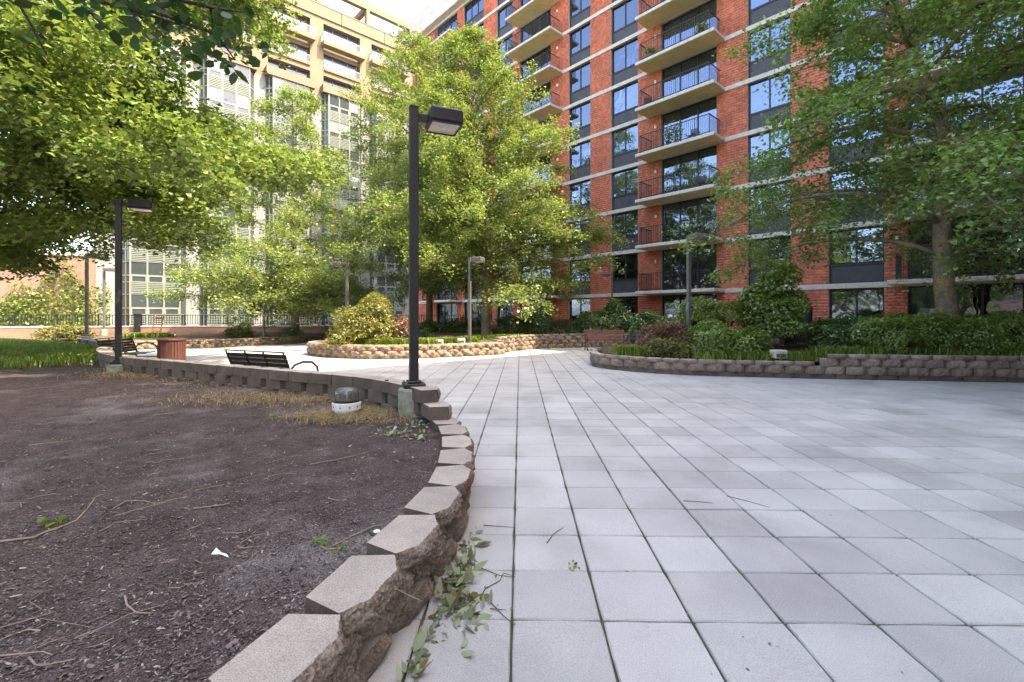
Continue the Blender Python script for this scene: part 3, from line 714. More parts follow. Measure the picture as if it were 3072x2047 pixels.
bH = tag(empty('brick_house', (-70, -42, 0), 0), 'long unseen brick building added behind the viewer to darken reflections in the lower windows', 'building')  # unseen, added to block the bright horizon in the window reflections
m = MB(); m.box(0, 84, -12, 0, 0, 11); m.build('wall', M['ibrick'], bH)
m = MB(); m.bbox(-.2, 84.2, -12.2, .2, 11, 11.4, .03); m.build('coping', M['concrete'], bH)
wm_ = MB(); wm_.box(-.6, .6, -.05, .03, 0, 1.7); wm_ = wm_.mesh('window', M['cglass'])
for i in range(24):
    for k in range(3): link('window', wm_, bH, (3+i*3.4, 0, 1.2+3.4*k))
# ------------------------------------------------------------------ terrace wall and metal railings
def railing(a, b, label):
    a = Vector(a); b = Vector(b); L = (b-a).length; ang = math.atan2(b.y-a.y, b.x-a.x)
    w_ = tag(empty('brick_wall', (a.x, a.y, 0), ang), 'low brick terrace wall '+label, 'wall')
    m = MB(); m.box(0, L-.02, 0, .3, 0, .80); m.build('wall', M['wbrick'], w_)
    m = MB(); x = 0
    while x < L-.05:
        x1 = min(x+1.5, L-.02); m.bbox(x+.004, x1-.004, -.03, .33, .80, .88, .01); x = x1
    m.build('coping', M['concrete'], w_)
    r = tag(empty('metal_railing', (a.x, a.y, .88), ang), 'dark metal railing with upright bars '+label, 'railing')
    m = MB(); m.box(.02, L-.04, .13, .17, .70, .74); m.build('top_rail', M['rail'], r)
    m = MB(); m.box(.02, L-.04, .135, .165, .10, .13); m.build('bottom_rail', M['rail'], r)
    pm = MB(); pm.box(-.03, .03, .12, .18, 0, .76); pm = pm.mesh('post', M['rail']); bm2 = MB(); bm2.box(-.015, .015, .137, .163, .13, .70); bm2 = bm2.mesh('baluster', M['rail'])
    n = int(L/2.2)
    for i in range(n+1): link('post', pm, r, (.06+(L-.16)*i/n, 0, 0))
    k = int(L/.155)
    for i in range(1, k): link('baluster', bm2, r, (L*i/k, 0, 0))
railing(RAIL[0], RAIL[1], 'along the lawn at the far left')
railing(RAIL[1], RAIL[2], 'behind the far bed and the left middle tree')
railing(RAIL[2], RAIL[3], 'behind the yellow bush')
cp_ = tag(empty('brick_pier', (-24.5, 30.35, 0), R(12)), 'dark square post where the two terrace railings meet', 'post')
m = MB(); m.bbox(-.14, .14, -.14, .14, 0, 1.62, .01); m.build('shaft', M['rail'], cp_); m = MB(); m.bbox(-.17, .17, -.17, .17, 1.62, 1.68, .01); m.build('cap', M['rail'], cp_)

# ------------------------------------------------------------------ lamp posts
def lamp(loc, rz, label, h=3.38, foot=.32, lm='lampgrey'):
    o = tag(empty('lamp_post', loc, rz), label, 'lamp post', 'square headed lamp posts round the plaza')
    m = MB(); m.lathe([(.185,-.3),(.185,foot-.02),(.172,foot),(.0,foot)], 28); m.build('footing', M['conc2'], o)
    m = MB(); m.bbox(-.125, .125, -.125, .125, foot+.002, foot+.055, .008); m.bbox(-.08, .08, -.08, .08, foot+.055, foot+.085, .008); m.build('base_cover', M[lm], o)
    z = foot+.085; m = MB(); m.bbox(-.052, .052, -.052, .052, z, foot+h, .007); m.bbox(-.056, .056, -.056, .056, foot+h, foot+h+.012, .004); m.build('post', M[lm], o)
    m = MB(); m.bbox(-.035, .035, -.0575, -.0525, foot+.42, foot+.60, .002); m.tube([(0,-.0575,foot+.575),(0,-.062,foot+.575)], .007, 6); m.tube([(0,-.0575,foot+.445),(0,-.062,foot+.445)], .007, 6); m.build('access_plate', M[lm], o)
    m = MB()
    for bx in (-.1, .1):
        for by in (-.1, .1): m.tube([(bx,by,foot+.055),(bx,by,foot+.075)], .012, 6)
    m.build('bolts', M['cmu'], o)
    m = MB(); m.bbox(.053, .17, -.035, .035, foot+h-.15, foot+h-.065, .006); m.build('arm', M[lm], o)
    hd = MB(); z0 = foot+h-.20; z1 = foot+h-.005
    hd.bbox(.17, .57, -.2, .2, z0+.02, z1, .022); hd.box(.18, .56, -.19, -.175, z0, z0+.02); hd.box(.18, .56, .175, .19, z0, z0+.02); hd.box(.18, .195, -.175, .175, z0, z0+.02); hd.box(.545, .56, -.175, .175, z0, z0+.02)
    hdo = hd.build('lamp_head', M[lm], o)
    ln = MB(); n = 8
    V_ = [(.197+.346*i/n, -.173+.346*j_/n, z0+.012-.02*math.sin(math.pi*i/n)*math.sin(math.pi*j_/n)) for j_ in range(n+1) for i in range(n+1)]
    ln.add(V_, [(j_*(n+1)+i, (j_+1)*(n+1)+i, (j_+1)*(n+1)+i+1, j_*(n+1)+i+1) for j_ in range(n) for i in range(n)]); ln.build('lens', M['lens'], hdo, True)
    return o
def lpos(x, y_base, Y, z=None):
    p = at(x, y_base, Y); return Vector((p.x, p.y, p.z))
lamp(Vector((-1.19, 5.62, .36)), R(22), 'tall black lamp post in front on a round concrete footing at the wall', lm='lampdark')
lamp(Vector((-8.05, 9.5, .36)), R(30), 'dark lamp post under the big left tree on a pale footing', foot=.20, lm='lampdark')
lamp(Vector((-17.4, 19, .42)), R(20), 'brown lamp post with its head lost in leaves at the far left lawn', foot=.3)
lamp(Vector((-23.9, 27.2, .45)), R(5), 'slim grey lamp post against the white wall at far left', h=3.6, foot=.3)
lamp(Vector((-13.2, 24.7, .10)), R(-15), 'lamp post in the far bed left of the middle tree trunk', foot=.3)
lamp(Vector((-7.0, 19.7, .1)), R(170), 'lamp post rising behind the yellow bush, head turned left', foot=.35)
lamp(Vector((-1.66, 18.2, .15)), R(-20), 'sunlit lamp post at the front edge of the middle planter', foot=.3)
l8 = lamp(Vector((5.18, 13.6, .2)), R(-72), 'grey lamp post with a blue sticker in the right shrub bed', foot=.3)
m = MB(); Z_ = H+(HY-921)/F*13.6-.2
m.add([(-.045,-.0535,Z_-.13),(.045,-.0535,Z_-.02),(.045,-.0535,Z_+.13),(-.045,-.0535,Z_+.02)], [(0,1,2,3)]); m.add([(-.05,-.0545,Z_+.0),(.05,-.0545,Z_+.12),(.05,-.0545,Z_+.15),(-.05,-.0545,Z_+.03)], [(0,1,2,3)], 1); m.build('sticker', [M['sticker'], M['whitepaint']], l8)
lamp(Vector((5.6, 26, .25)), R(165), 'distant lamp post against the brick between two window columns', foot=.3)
lamp(Vector((12.95, 14.0, .25)), R(120), 'black lamp post half hidden behind the right tree trunk', foot=.3, lm='lampdark')

# ------------------------------------------------------------------ benches, bin and small things
def metal_bench(loc, rz, label):
    o = tag(empty('bench', loc, rz), label, 'bench'); L = 1.55
    sl_ = MB(); sl_.bbox(0, L, -.012, .012, -.0365, .0365, .004); sm = sl_.mesh('slat', M['slat'])
    for i in range(6): link('slat', sm, o, (0, .07+i*.075, .45)).rotation_euler[0] = R(90)
    for i in range(5):
        q_ = link('slat', sm, o, (0, -.02-.028*i, .52+i*.078)); q_.rotation_euler[0] = R(18)
    m = MB()
    for x in (.02, L*.35, L*.66, L-.02):
        m.tube([(x, .5, .44), (x, .08, .42), (x, -.02, .50), (x, -.18, .90)], .016, 6)
    m.build('frame', M['iron'], o)
    for x in (-.02, L+.02):
        m = MB(); m.tube([(x, -.06, .60), (x, .02, .68), (x, .2, .72), (x, .4, .70), (x, .52, .60), (x, .54, .44), (x, .54, 0)], .021, 8); m.tube([(x, -.04, .50), (x, -.06, 0)], .02, 8); m.tube([(x, -.06, .30), (x, .54, .30)], .014, 6); m.build('armrest', M['iron'], o, True)
    m = MB(); m.box(0, L, -.215, -.165, .905, .925); m.build('back_rail', M['slat'], o)
    return o
metal_bench((-5.25, 8.78, 0), R(-24.6), 'black slatted metal bench seen from behind, back to the curved wall')
metal_bench((-11.45, 14.2, 0), R(-79), 'black metal bench beside the lamp post under the left tree')
def wood_bench(loc, rz, label, dark=False):
    o = tag(empty('bench', loc, rz), label, 'bench'); L = 1.9; mw = M['slat'] if dark else M['wood']
    s = MB(); s.bbox(0, L, -.03, .03, -.012, .012, .004); sm = s.mesh('slat', mw)
    for i in range(5): link('slat', sm, o, (0, -.05-i*.085, .44+.004*i*i))
    for i in range(6):
        q_ = link('slat', sm, o, (0, .03+.022*i, .50+i*.075)); q_.rotation_euler[0] = R(74)
    for x in (.06, L-.06):
        m = MB(); m.tube([(x, -.46, 0), (x, -.44, .12), (x, -.42, .43)], .022, 6); m.tube([(x, .1, 0), (x, .02, .2), (x, .0, .43), (x, .18, .93)], .022, 6)
        m.tube([(x, -.42, .43), (x, -.46, .58), (x, -.38, .66), (x, -.1, .64), (x, .08, .68)], .02, 6); m.tube([(x, -.42, .43), (x, .0, .43)], .018, 6); m.build('side_frame', M['iron'], o, True)
    return o
wood_bench((3.25, 20.95, 0), R(4), 'red brown slatted park bench with black iron ends before the curved wall')
wood_bench((5.35, 20.6, 0), R(-32), 'dark slatted bench next to the red brown bench, half behind the bed wall', True)
bn = tag(empty('litter_bin', (-10.25, 14.0, 0)), 'round litter bin clad in dark red wooden slats', 'litter bin')
m = MB(); m.lathe([(.31,.04),(.31,.78),(.0,.78)], 28); m.build('drum', M['iron'], bn)
sm = MB(); sm.bbox(-.033, .033, -.012, .012, .05, .80, .005); sm = sm.mesh('slat', M['wood2'])
for i in range(28):
    a = 2*math.pi*i/28; link('slat', sm, bn, (.335*math.cos(a), .335*math.sin(a), 0), a+math.pi/2)
m = MB(); m.lathe([(.37,.80),(.385,.83),(.37,.86),(.22,.88),(.2,.86),(.0,.84)], 32); m.build('lid', M['wood2'], bn, True)
gl_ = tag(empty('ground_light', (-2.0, 5.62, .385)), 'white domed ground light sitting in straw beside the tall lamp post', 'ground light')
m = MB(); m.lathe([(.135,-.05),(.14,.03),(.165,.035),(.168,.115),(.15,.125),(.13,.125)], 32); m.build('base', M['paper'], gl_, False)
m = MB(); m.lathe([(.158,.126),(.160,.145),(.14,.15)], 32); m.build('ring', M['iron'], gl_)
m = MB(); m.lathe([(.142,.14),(.140,.215),(.125,.265),(.088,.29),(.02,.297)], 32); m.build('dome', M['grate'], gl_, True)
for i in range(14):
    a = 2*math.pi*i/14; m = MB(); m.box(-.004, .004, -.003, .003, .16, .23, 0, Matrix.Translation((.1375*math.cos(a), .1375*math.sin(a), 0)) @ Matrix.Rotation(a+math.pi/2, 4, 'Z')); m.build('rib', M['iron'], gl_)
for i in range(10):
    a = 2*math.pi*i/10+.2; m = MB(); m.lathe([(.008,0),(.008,.005),(0,.005)], 8); q_ = m.build('screw', M['iron'], gl_); q_.location = (.166*math.cos(a), .166*math.sin(a), .075); q_.rotation_euler = (0, R(90), a)
st_ = tag(empty('pipe_stake', (-1.62, 6.0, .36)), 'short black pipe standing upright beside the block wall', 'pipe'); m = MB(); m.tube([(0,0,-.1),(.004,0,.12),(0,.003,.34)], .022, 10); m.build('pipe', M['iron'], st_); m = MB(); m.tube([(0,.003,.34),(0,.003,.36)], .026, 10); m.build('collar', M['iron'], st_)
cpn = gp(1149, 1593, .335); dk = tag(empty('metal_disc', (cpn.x-.03, cpn.y-.02, .315)), 'small round metal cap in the soil at the near wall', 'cap'); m = MB(); m.lathe([(.034,-.02),(.036,.018),(.03,.026),(0,.026)], 18); m.build('rim', M['iron'], dk); m = MB(); m.lathe([(.02,.0265),(.018,.030),(0,.030)], 12); m.build('button', M['lampwhite'], dk)
# small boxes and stones in the beds
def spot(p, label, rz=0, s=.28, dark=True):
    o = tag(empty('spot_light', p, rz), label, 'spot light'); m = MB(); m.bbox(-s/2, s/2, -s*.35, s*.35, .06, .06+s*.62, .015); m.build('housing', M['concrete'], o)
    m = MB(); m.box(-.02, .02, -.02, .02, -.1, .06); m.build('stake', M['iron'], o)
    m = MB(); m.box(-s*.4, s*.4, -s*.36, -s*.352, .085, .06+s*.35); m.build('grille', M['grate' if dark else 'lens'], o)
spot((-2.72, 17.35, .42), 'pale box spotlight left of the front lamp post in the middle planter')
spot((-1.95, 17.9, .44), 'pale box spotlight close beside the sunlit lamp post')
p_ = at(2335, 1075, 11.9); spot((p_.x, p_.y, .40), 'white box light with a dark grille in the right bed behind the wall', .1, .34)
def rock(p, r, label, seed, mt='whitepaint'):
    q_ = np.random.RandomState(seed); m = MB(); n, k = 10, 7; V_ = []
    for i in range(1, k):
        for j_ in range(n):
            a = 2*math.pi*j_/n; t = math.pi*i/k; f_ = r*(1+q_.normal(0, .08)); V_.append((f_*math.sin(t)*math.cos(a)*1.2, f_*math.sin(t)*math.sin(a), .62*f_*math.cos(t)))
    V_ += [(0,0,.62*r),(0,0,-.62*r)]; fs = []
    for i in range(k-2):
        for j_ in range(n): fs.append((i*n+j_, (i+1)*n+j_, (i+1)*n+(j_+1)%n, i*n+(j_+1)%n))
    for j_ in range(n): fs.append(((k-1)*n, j_, (j_+1)%n)); fs.append(((k-1)*n+1, (k-2)*n+(j_+1)%n, (k-2)*n+j_))
    m.add(V_, fs); o = m.build('stone', M[mt], None, True); o.location = p; tag(o, label, 'stone')
p_ = at(1858, 1068, 13.75); rock((p_.x, p_.y, .42), .17, 'white rounded stone at the tip of the right bed', 3)
def cmu(p, rz, lab):
    o = tag(empty('cinder_block', p, rz), lab, 'cinder block', 'stacked cinder blocks'); m = MB()
    for x in (-.195, -.0175, .16): m.box(x, x+.035, -.06, .13, 0, .19)
    m.box(-.194, .194, -.095, -.06, 0, .19); m.box(-.194, .194, .13, .165, 0, .19); m.build('shell', M['cmu'], o)
B0 = at(2403, 1030, 14.6); zb = .52
for i, (dx, k, lab) in enumerate([(-.42,0,'bottom left cinder block of the small stack in the right bed'),(.42,0,'bottom right cinder block of the small stack in the right bed'),(0,1,'top middle cinder block of the small stack in the right bed'),(-.44,1,'top left cinder block of the small stack in the right bed'),(.43,1,'top right cinder block of the small stack in the right bed')]):
    cmu((B0.x+dx*.9, B0.y, zb+.192*k), R(-3+2*i), lab)
p_ = at(2403, 985, 17.0); ub = tag(empty('utility_box', (p_.x, p_.y, .45), AU), 'tall black utility box against the brick wall behind the flowering shrub', 'utility box')
m = MB(); m.bbox(-.32, .32, -.2, .2, 0, 1.35, .02); m.build('cabinet', M['iron'], ub); m = MB(); m.bbox(-.34, .34, -.22, .22, 1.35, 1.41, .01); m.build('lid', M['iron'], ub)
fr_ = tag(empty('leaning_frame', (-22.2, 28.9, .3), R(10)), 'brown steel hand truck leaning at the railing corner post', 'hand truck')
for x in (-.25, .25): m = MB(); m.tube([(x,0,0),(x*.9,.5,1.35)], .035, 6); m.build('bar', M['wood'], fr_)
for i in range(3): m = MB(); m.tube([(-.25,.12+.15*i,.3+.4*i),(.25,.12+.15*i,.3+.4*i)], .03, 6); m.build('rung', M['wood'], fr_)
sc1 = gp(668, 1672, .31); sp_ = MB(); r_ = random.Random(2)
P_ = [(0,0,.0),(.02,.008,.008),(.06,-.01,.004),(.12,-.045,.006),(.004,.04,.012),(.05,.006,.006),(.09,-.015,.010),(-.012,.06,.004)]
sp_.add(P_, [(0,1,4),(1,5,4),(0,2,1),(1,2,5),(2,6,5),(2,3,6),(4,7,0)]); o = sp_.build('paper_scrap', M['paper']); o.location = (sc1.x-.06, sc1.y, .325); tag(o, 'torn white paper scrap lying on the bare soil', 'paper')
# ------------------------------------------------------------------ vegetation
def leafcloud(name, P, size, m, parent=None, seed=0, up=1.0, kite=True, droop=.25, out=None, aspect=.85, six=False):
    r = np.random.RandomState(seed+77); n = len(P)
    nr = r.normal(0, 1, (n,3)); nr /= np.linalg.norm(nr, axis=1)[:,None]; nr[:,2] += up
    if out is not None: nr += out*.8
    nr /= np.linalg.norm(nr, axis=1)[:,None]
    a = r.normal(0, 1, (n,3)); a[:,2] -= droop*2
    if out is not None: a += out*.6
    a -= nr*(a*nr).sum(1)[:,None]; a /= np.linalg.norm(a, axis=1)[:,None]+1e-9; b = np.cross(nr, a)
    s = (size*(.5+1.0*r.rand(n)))[:,None]; cup = nr*s*r.uniform(-.18,.05,(n,1))
    V = np.stack([P, P+a*s*.74+b*s*.56*aspect+cup, P+a*s*.95, P+a*s*.74-b*s*.56*aspect+cup], 1).reshape(-1, 3)
    if six:
        c2 = cup*.6
        V = np.stack([P, P+a*s*.30+b*s*.42*aspect+cup, P+a*s*.68+b*s*.36*aspect+c2, P+a*s*1.05, P+a*s*.68-b*s*.36*aspect+c2, P+a*s*.30-b*s*.42*aspect+cup], 1).reshape(-1, 3)
        return link(name, npmesh(name, V, np.arange(6*n).reshape(-1, 6), m, k=6), parent)
    Q = np.arange(4*n).reshape(-1, 4); return link(name, npmesh(name, V, Q, m), parent)
def branch(p, d, L, n, el1, q, wob=.12):
    pts = [Vector(p)]; d = Vector(d).normalized(); az = math.atan2(d.y, d.x); el = math.asin(max(-1, min(1, d.z)))
    for i in range(n):
        e = el+(el1-el)*((i+1)/n); az += q.gauss(0, wob); e += q.gauss(0, wob*.5)
        pts.append(pts[-1]+Vector((math.cos(az)*math.cos(e), math.sin(az)*math.cos(e), math.sin(e)))*L/n)
    return pts
def tree(name, label, base, trunk, nb, prof, nleaf, size, lm, seed, el=(40,70), droop=(-15,10), f0=.25, bark='bark', group='ginkgo trees of the court', azf=None, spread=.11, up=1.2, extra=None, dens=None, sec=1.0, six=False, shoots=.55):
    q = random.Random(seed); r = np.random.RandomState(seed); base = Vector(base)
    o = tag(empty(name, base), label, 'tree', group)
    tp = smooth([Vector(t[:3]) for t in trunk], 5); rad0 = [t[3] for t in trunk]; nt_ = len(tp)
    rad = [np.interp(i/(nt_-1)*(len(rad0)-1), range(len(rad0)), rad0) for i in range(nt_)]
    m = MB(); tp2 = [Vector((p.x+q.gauss(0,.01), p.y+q.gauss(0,.01), p.z)) for p in tp]; m.tube([tp2[0]-Vector((0,0,.3))]+tp2, [rad[0]*1.25]+rad, 12); m.build('trunk', M[bark], o, True)
    bm3 = MB(); segs = []
    def seg(pts, w): 
        for a, b in zip(pts, pts[1:]): segs.append((*a, *b, w))
    Hh = tp[-1].z
    prim = []
    for i in range(nb):
        f = f0+(1-f0)*((i+q.random()*.8)/nb); k = f*(nt_-1); j_ = min(int(k), nt_-2); p = tp[j_].lerp(tp[j_+1], k-j_)
        az = i*2.39996+q.uniform(-.4,.4); L = prof((f-f0)/(1-f0))*q.uniform(.78,1.12)
        if azf: L *= azf(az)
        if L < .3: continue
        prim.append((p, az, L, R(q.uniform(*el))*(.6+.5*f), rad[j_]))
    for e in (extra or []): prim.append((Vector(e[0]), e[1], e[2], R(e[3]), .08))
    for p, az, L, e, rt in prim:
        n = max(5, int(L/.55)); pts = branch(p, (math.cos(az)*math.cos(e), math.sin(az)*math.cos(e), math.sin(e)), L, n, R(q.uniform(*droop)), q, .10)
        r0 = min(.012+.0105*L, rt*.7); bm3.tube(pts, [r0*(1-.85*t/n)+.004 for t in range(n+1)], 6)
        seg(pts[max(1, n//4):], .55)
        for _ in range(2):
            if q.random() < shoots:                      # long leafy shoots that break the outline
                j_ = q.randint(int(n*.6), n); a4 = az+q.gauss(0, .5); e4 = R(q.uniform(5, 70)); l4 = q.uniform(.7, 2.0)*min(1, L/4)
                ps = branch(pts[j_], (math.cos(a4)*math.cos(e4), math.sin(a4)*math.cos(e4), math.sin(e4)), l4, 5, e4-R(q.uniform(0, 60)), q, .08)
                bm3.tube(ps, [.009,.007,.006,.004,.003,.002], 4, cap=False); seg(ps, 1.9); seg(ps, 1.9)
        for s in range(1, n+1):
            t = s/n
            for sd in ((-1, 1) if t > .2 else (q.choice((-1,1)),)):
                if q.random() < .12: continue
                a2 = math.atan2(pts[s].y-pts[s-1].y, pts[s].x-pts[s-1].x)+sd*R(q.uniform(35, 75)); l2 = sec*(L*.42*(1-.72*t)+.35)*q.uniform(.6,1.15); e2 = R(q.uniform(-35, 62))
                n2 = max(3, int(l2/.35)); pp = branch(pts[s], (math.cos(a2)*math.cos(e2), math.sin(a2)*math.cos(e2), math.sin(e2)), l2, n2, R(q.uniform(-55, 15)), q, .16)
                bm3.tube(pp, [.010*(1-.7*u/n2)+.002 for u in range(n2+1)], 4, cap=False); seg(pp, 1.0)
                for u in range(1, n2+1):
                    if q.random() < .75:
                        a3 = a2+q.choice((-1,1))*R(q.uniform(30,80)); l3 = q.uniform(.22,.6)*sec**.5; e3 = R(q.uniform(-70, 60))
                        pq = branch(pp[u], (math.cos(a3)*math.cos(e3), math.sin(a3)*math.cos(e3), math.sin(e3)), l3, 2, R(q.uniform(-50, 0)), q, .2); seg(pq, 1.15)
    bm3.build('branches', M[bark], o, True)
    S = np.array(segs); wts = np.linalg.norm(S[:,3:6]-S[:,:3], axis=1)*S[:,6]
    if dens is not None: wts = wts*dens((S[:,:3]+S[:,3:6])/2+np.array(base))
    # clumpy: some twigs carry many more leaves than others
    wts *= r.gamma(2.2, 1, len(wts)); idx = r.choice(len(S), nleaf, p=wts/wts.sum()); t = r.rand(nleaf)[:,None]
    P = S[idx,:3]*(1-t)+S[idx,3:6]*t+r.normal(0, spread, (nleaf,3)); 
    leafcloud('crown', P, size, M[lm], o, seed, up, six=six)
    return o
def T_(*a): return a
# big near ginkgo at the left (trunk just outside the picture)
tree('ginkgo_tree', 'large bright green ginkgo overhanging from the left edge', (-14.6, 11.8, .4),
     [(0,0,0,.30),(.1,.0,2.4,.25),(.3,.1,5,.2),(.4,.2,8.5,.14),(.3,.2,12,.08),(.2,.2,15,.02)], 84,
     lambda f: 10.2*(1-f)**.5*(.6+.4*min(1, f*6)), 210000, .105, 'leaf_ginkgo', 21, el=(8,50), droop=(-25,12), f0=.23, spread=.17,
     azf=lambda a: .66+.40*max(0, math.cos(a+.15)), dens=lambda p: np.where((p[:,0] > -1.2*p[:,1]) & (p[:,1] > 2) & (p[:,2] < 10.5), 1.0, .12)*np.where(p[:,2] < np.where(p[:,0] > -.86*p[:,1], 3.75, 2.9), .03, 1))
t2_ = tree('ginkgo_tree', 'sunlit pale green ginkgo behind the tall black lamp post, widest crown in the middle', (-1.3, 24, .55),
     [(0,0,0,.30),(.0,0,2.5,.25),(-.1,.1,5,.2),(-.35,.1,8.5,.14),(-.7,.1,12,.08),(-.95,.1,15.6,.015)], 84,
     lambda f: 8.0*(1-f)**.75*(.7+.3*min(1, f*5)), 170000, .095, 'leaf_lit', 33, el=(10,58), droop=(-34,14), f0=.17, spread=.14)
tree('ginkgo_tree', 'second sunlit ginkgo farther back, seen left of the black lamp post', (-5.35, 30, .6),
     [(0,0,0,.24),(0,0,3,.2),(-.2,0,7,.16),(-.6,0,12,.1),(-.9,0,18.0,.015)], 80,
     lambda f: 6.2*(1-f)**.38*(.6+.4*min(1, f*5)), 120000, .10, 'leaf_lit', 45, el=(25,66), droop=(-20,25), f0=.2, spread=.16)
tree('ginkgo_tree', 'smaller ginkgo in the far bed in front of the white building', (-12.65, 27, .4),
     [(0,0,0,.25),(.05,0,1.6,.2),(0,0,3.4,.16),(-.1,0,8,.1),(-.1,0,14.2,.015)], 60,
     lambda f: 6.8*(1-f)**.6*(.8+.2*min(1, f*5)), 90000, .10, 'leaf_lit', 58, el=(10,50), droop=(-18,10), f0=.17, spread=.15)
tree('ginkgo_tree', 'shaded deep green ginkgo with a bare leaning trunk in the right bed', (11.8, 12.5, .45),
     [(0,0,0,.31),(-.1,0,1.3,.24),(-.22,0,2.8,.20),(-.2,0,4.45,.17),(-.12,0,5.5,.15),(-.4,0,6.85,.13),(-.8,0,7.8,.11),(-1.3,0,8.8,.09),(-1.9,.1,10.2,.06),(-2.2,.1,13,.015)], 52,
     lambda f: 7.0*(1-f)**.6*(.8+.2*min(1, f*5)), 72000, .09, 'leaf_deep', 64, el=(8,50), droop=(-40,4), f0=.20, spread=.13)
# trees behind the viewer, seen in the photo only as reflections in the lower windows
for x, y, a in ((-15,-7,.5),(-24,1.5,2.),(-7,-15,3.3),(-29,-13,4.4)):
    c = t2_.copy(); col.objects.link(c); c.location = (x, y, .2); c.rotation_euler[2] = a
    c['label'] = 'ginkgo behind the viewer, seen only mirrored in the lower windows of the brick block'; c['group'] = 'ginkgos mirrored in the windows'
    for ch in t2_.children:
        d = ch.copy(); col.objects.link(d); d.parent = c
# overhanging dark branch of a broad-leaved tree whose trunk stands outside the picture, left of the viewer
tree('linden_tree', 'dark broad leaves hanging into the top left corner close to the camera', (-5.2, 1.2, .3),
     [(0,0,0,.2),(.1,.1,2.2,.17),(.2,.2,4,.14),(.3,.3,7,.05)], 10, lambda f: 2.0*(1-f)+.6, 3000, .085, 'leaf_dark', 71, six=True, el=(20,50), droop=(-10,10), f0=.5, bark='bark2', group=None, spread=.09,
     extra=[((.15,.15,2.9), math.atan2(1.9,2.5), 3.6, 16), ((.18,.2,3.3), math.atan2(2.2,2.2), 3.5, 12), ((.15,.15,3.1), math.atan2(2.4,1.9), 3.2, 10)], sec=.5, shoots=0)

def shrub(name, label, blobs, nleaf, size, lm, seed, up=1.0, cat='shrub', flowers=None, stems=True, lump=.16, aspect=.6, group=None):
    # blobs: (x, y, z, rx, ry, rz) in world space
    r = np.random.RandomState(seed); q = random.Random(seed); B = np.array(blobs, float); base = Vector((B[0,0], B[0,1], B[:,2].min()-B[:,5].max()*.6))
    o = tag(empty(name, base), label, cat, group); P = []; O = []
    area = (B[:,3]*B[:,5]+B[:,3]*B[:,4]+B[:,4]*B[:,5]); cnt = (nleaf*area/area.sum()).astype(int)
    for b, c in zip(B, cnt):
        d = r.normal(0, 1, (c,3)); d /= np.linalg.norm(d, axis=1)[:,None]; d[:,2] = np.where(d[:,2] < -.55, -d[:,2], d[:,2])
        kx = r.normal(0, 1, (10,3))*3.2; ph = r.rand(10)*6.28; l = 1+lump*np.sin(d@kx.T+ph).sum(1)/2.2
        rad = (1-.42*r.rand(c)**1.8)*l
        P.append(b[:3]+d*rad[:,None]*b[3:6]); O.append(d)
    P = np.concatenate(P); O = np.concatenate(O); keep_ = P[:,2] > base.z; P = P[keep_]; O = O[keep_]
    leafcloud('foliage', P-np.array(base), size, M[lm], o, seed, up, out=O, aspect=aspect)
    if flowers:
        fm_, fn, fs = flowers; ix = r.choice(len(P), fn); leafcloud('blossom', P[ix]+O[ix]*.05-np.array(base), fs, M[fm_], o, seed+5, .3, out=O[ix], aspect=1.1)
    if stems:
        m = MB()
        for b in B:
            for k in range(5):
                a = q.uniform(0, 6.28); m.tube([Vector((b[0]+.1*math.cos(a)*b[3], b[1]+.1*math.sin(a)*b[4], base.z-.1))-base, Vector((b[0]+.35*math.cos(a)*b[3], b[1]+.35*math.sin(a)*b[4], b[2]))-base, Vector((b[0]+.6*math.cos(a)*b[3], b[1]+.6*math.sin(a)*b[4], b[2]+.5*b[5]))-base], [.022,.015,.006], 5, cap=False)
        m.build('stems', M['bark2'], o)
    return o
def bl(x0, x1, y0, y1, Y, dy=.8):          # blob that fills a box of the photo at distance Y
    a = at(x0, y1, Y); b = at(x1, y0, Y); return ((a.x+b.x)/2, Y, (a.z+b.z)/2, (b.x-a.x)/2, dy, (b.z-a.z)/2)
shrub('azalea_hedge', 'broad rounded azalea hedge left of the right tree trunk', [bl(2575,2720,945,1075,12.2,.9),bl(2660,2840,935,1075,12.3,.9)], 24000, .055, 'sh_green', 1, flowers=('flower',14,.06))
shrub('azalea_hedge', 'dense green hedge under the right tree at the right edge', [bl(2810,2990,940,1075,11.9,.9),bl(2930,3130,938,1075,11.9,.9),bl(3080,3300,938,1075,11.8,.9)], 26000, .055, 'sh_green', 2)
shrub('laurel_shrub', 'darker pointed leaf shrub left of the rounded azalea hedge', [bl(2440,2560,955,1060,13.3,.7),bl(2500,2600,965,1060,13.0,.6)], 7000, .10, 'sh_dark', 3, aspect=.4)
shrub('camellia', 'tall dark shrub dotted with white blossoms in the right bed', [bl(2235,2370,880,1020,14.2,.9),bl(2270,2340,815,920,14.3,.6),bl(2320,2385,790,880,14.2,.5),bl(2230,2290,855,930,14.1,.5),bl(2340,2410,870,960,14.0,.6),bl(2300,2400,930,1030,13.9,.7)], 14000, .095, 'sh_green', 4, flowers=('flower',150,.075), aspect=.5)
shrub('azalea', 'rounded yellow green azalea behind the lamp post with the blue sticker', [bl(2040,2160,895,985,14.8,.9),bl(2120,2250,905,985,14.7,.9)], 10000, .065, 'sh_lime', 5)
shrub('spirea', 'loose mid green shrub right of the stickered lamp post', [bl(2070,2190,970,1085,12.9,.7),bl(2150,2300,985,1085,12.7,.7)], 12000, .06, 'sh_green', 6)
shrub('barberry', 'reddish leaved shrub left of the stickered lamp post', [bl(1915,2010,975,1060,13.9,.6),bl(1985,2070,970,1060,13.8,.6)], 9000, .05, 'sh_red', 7)
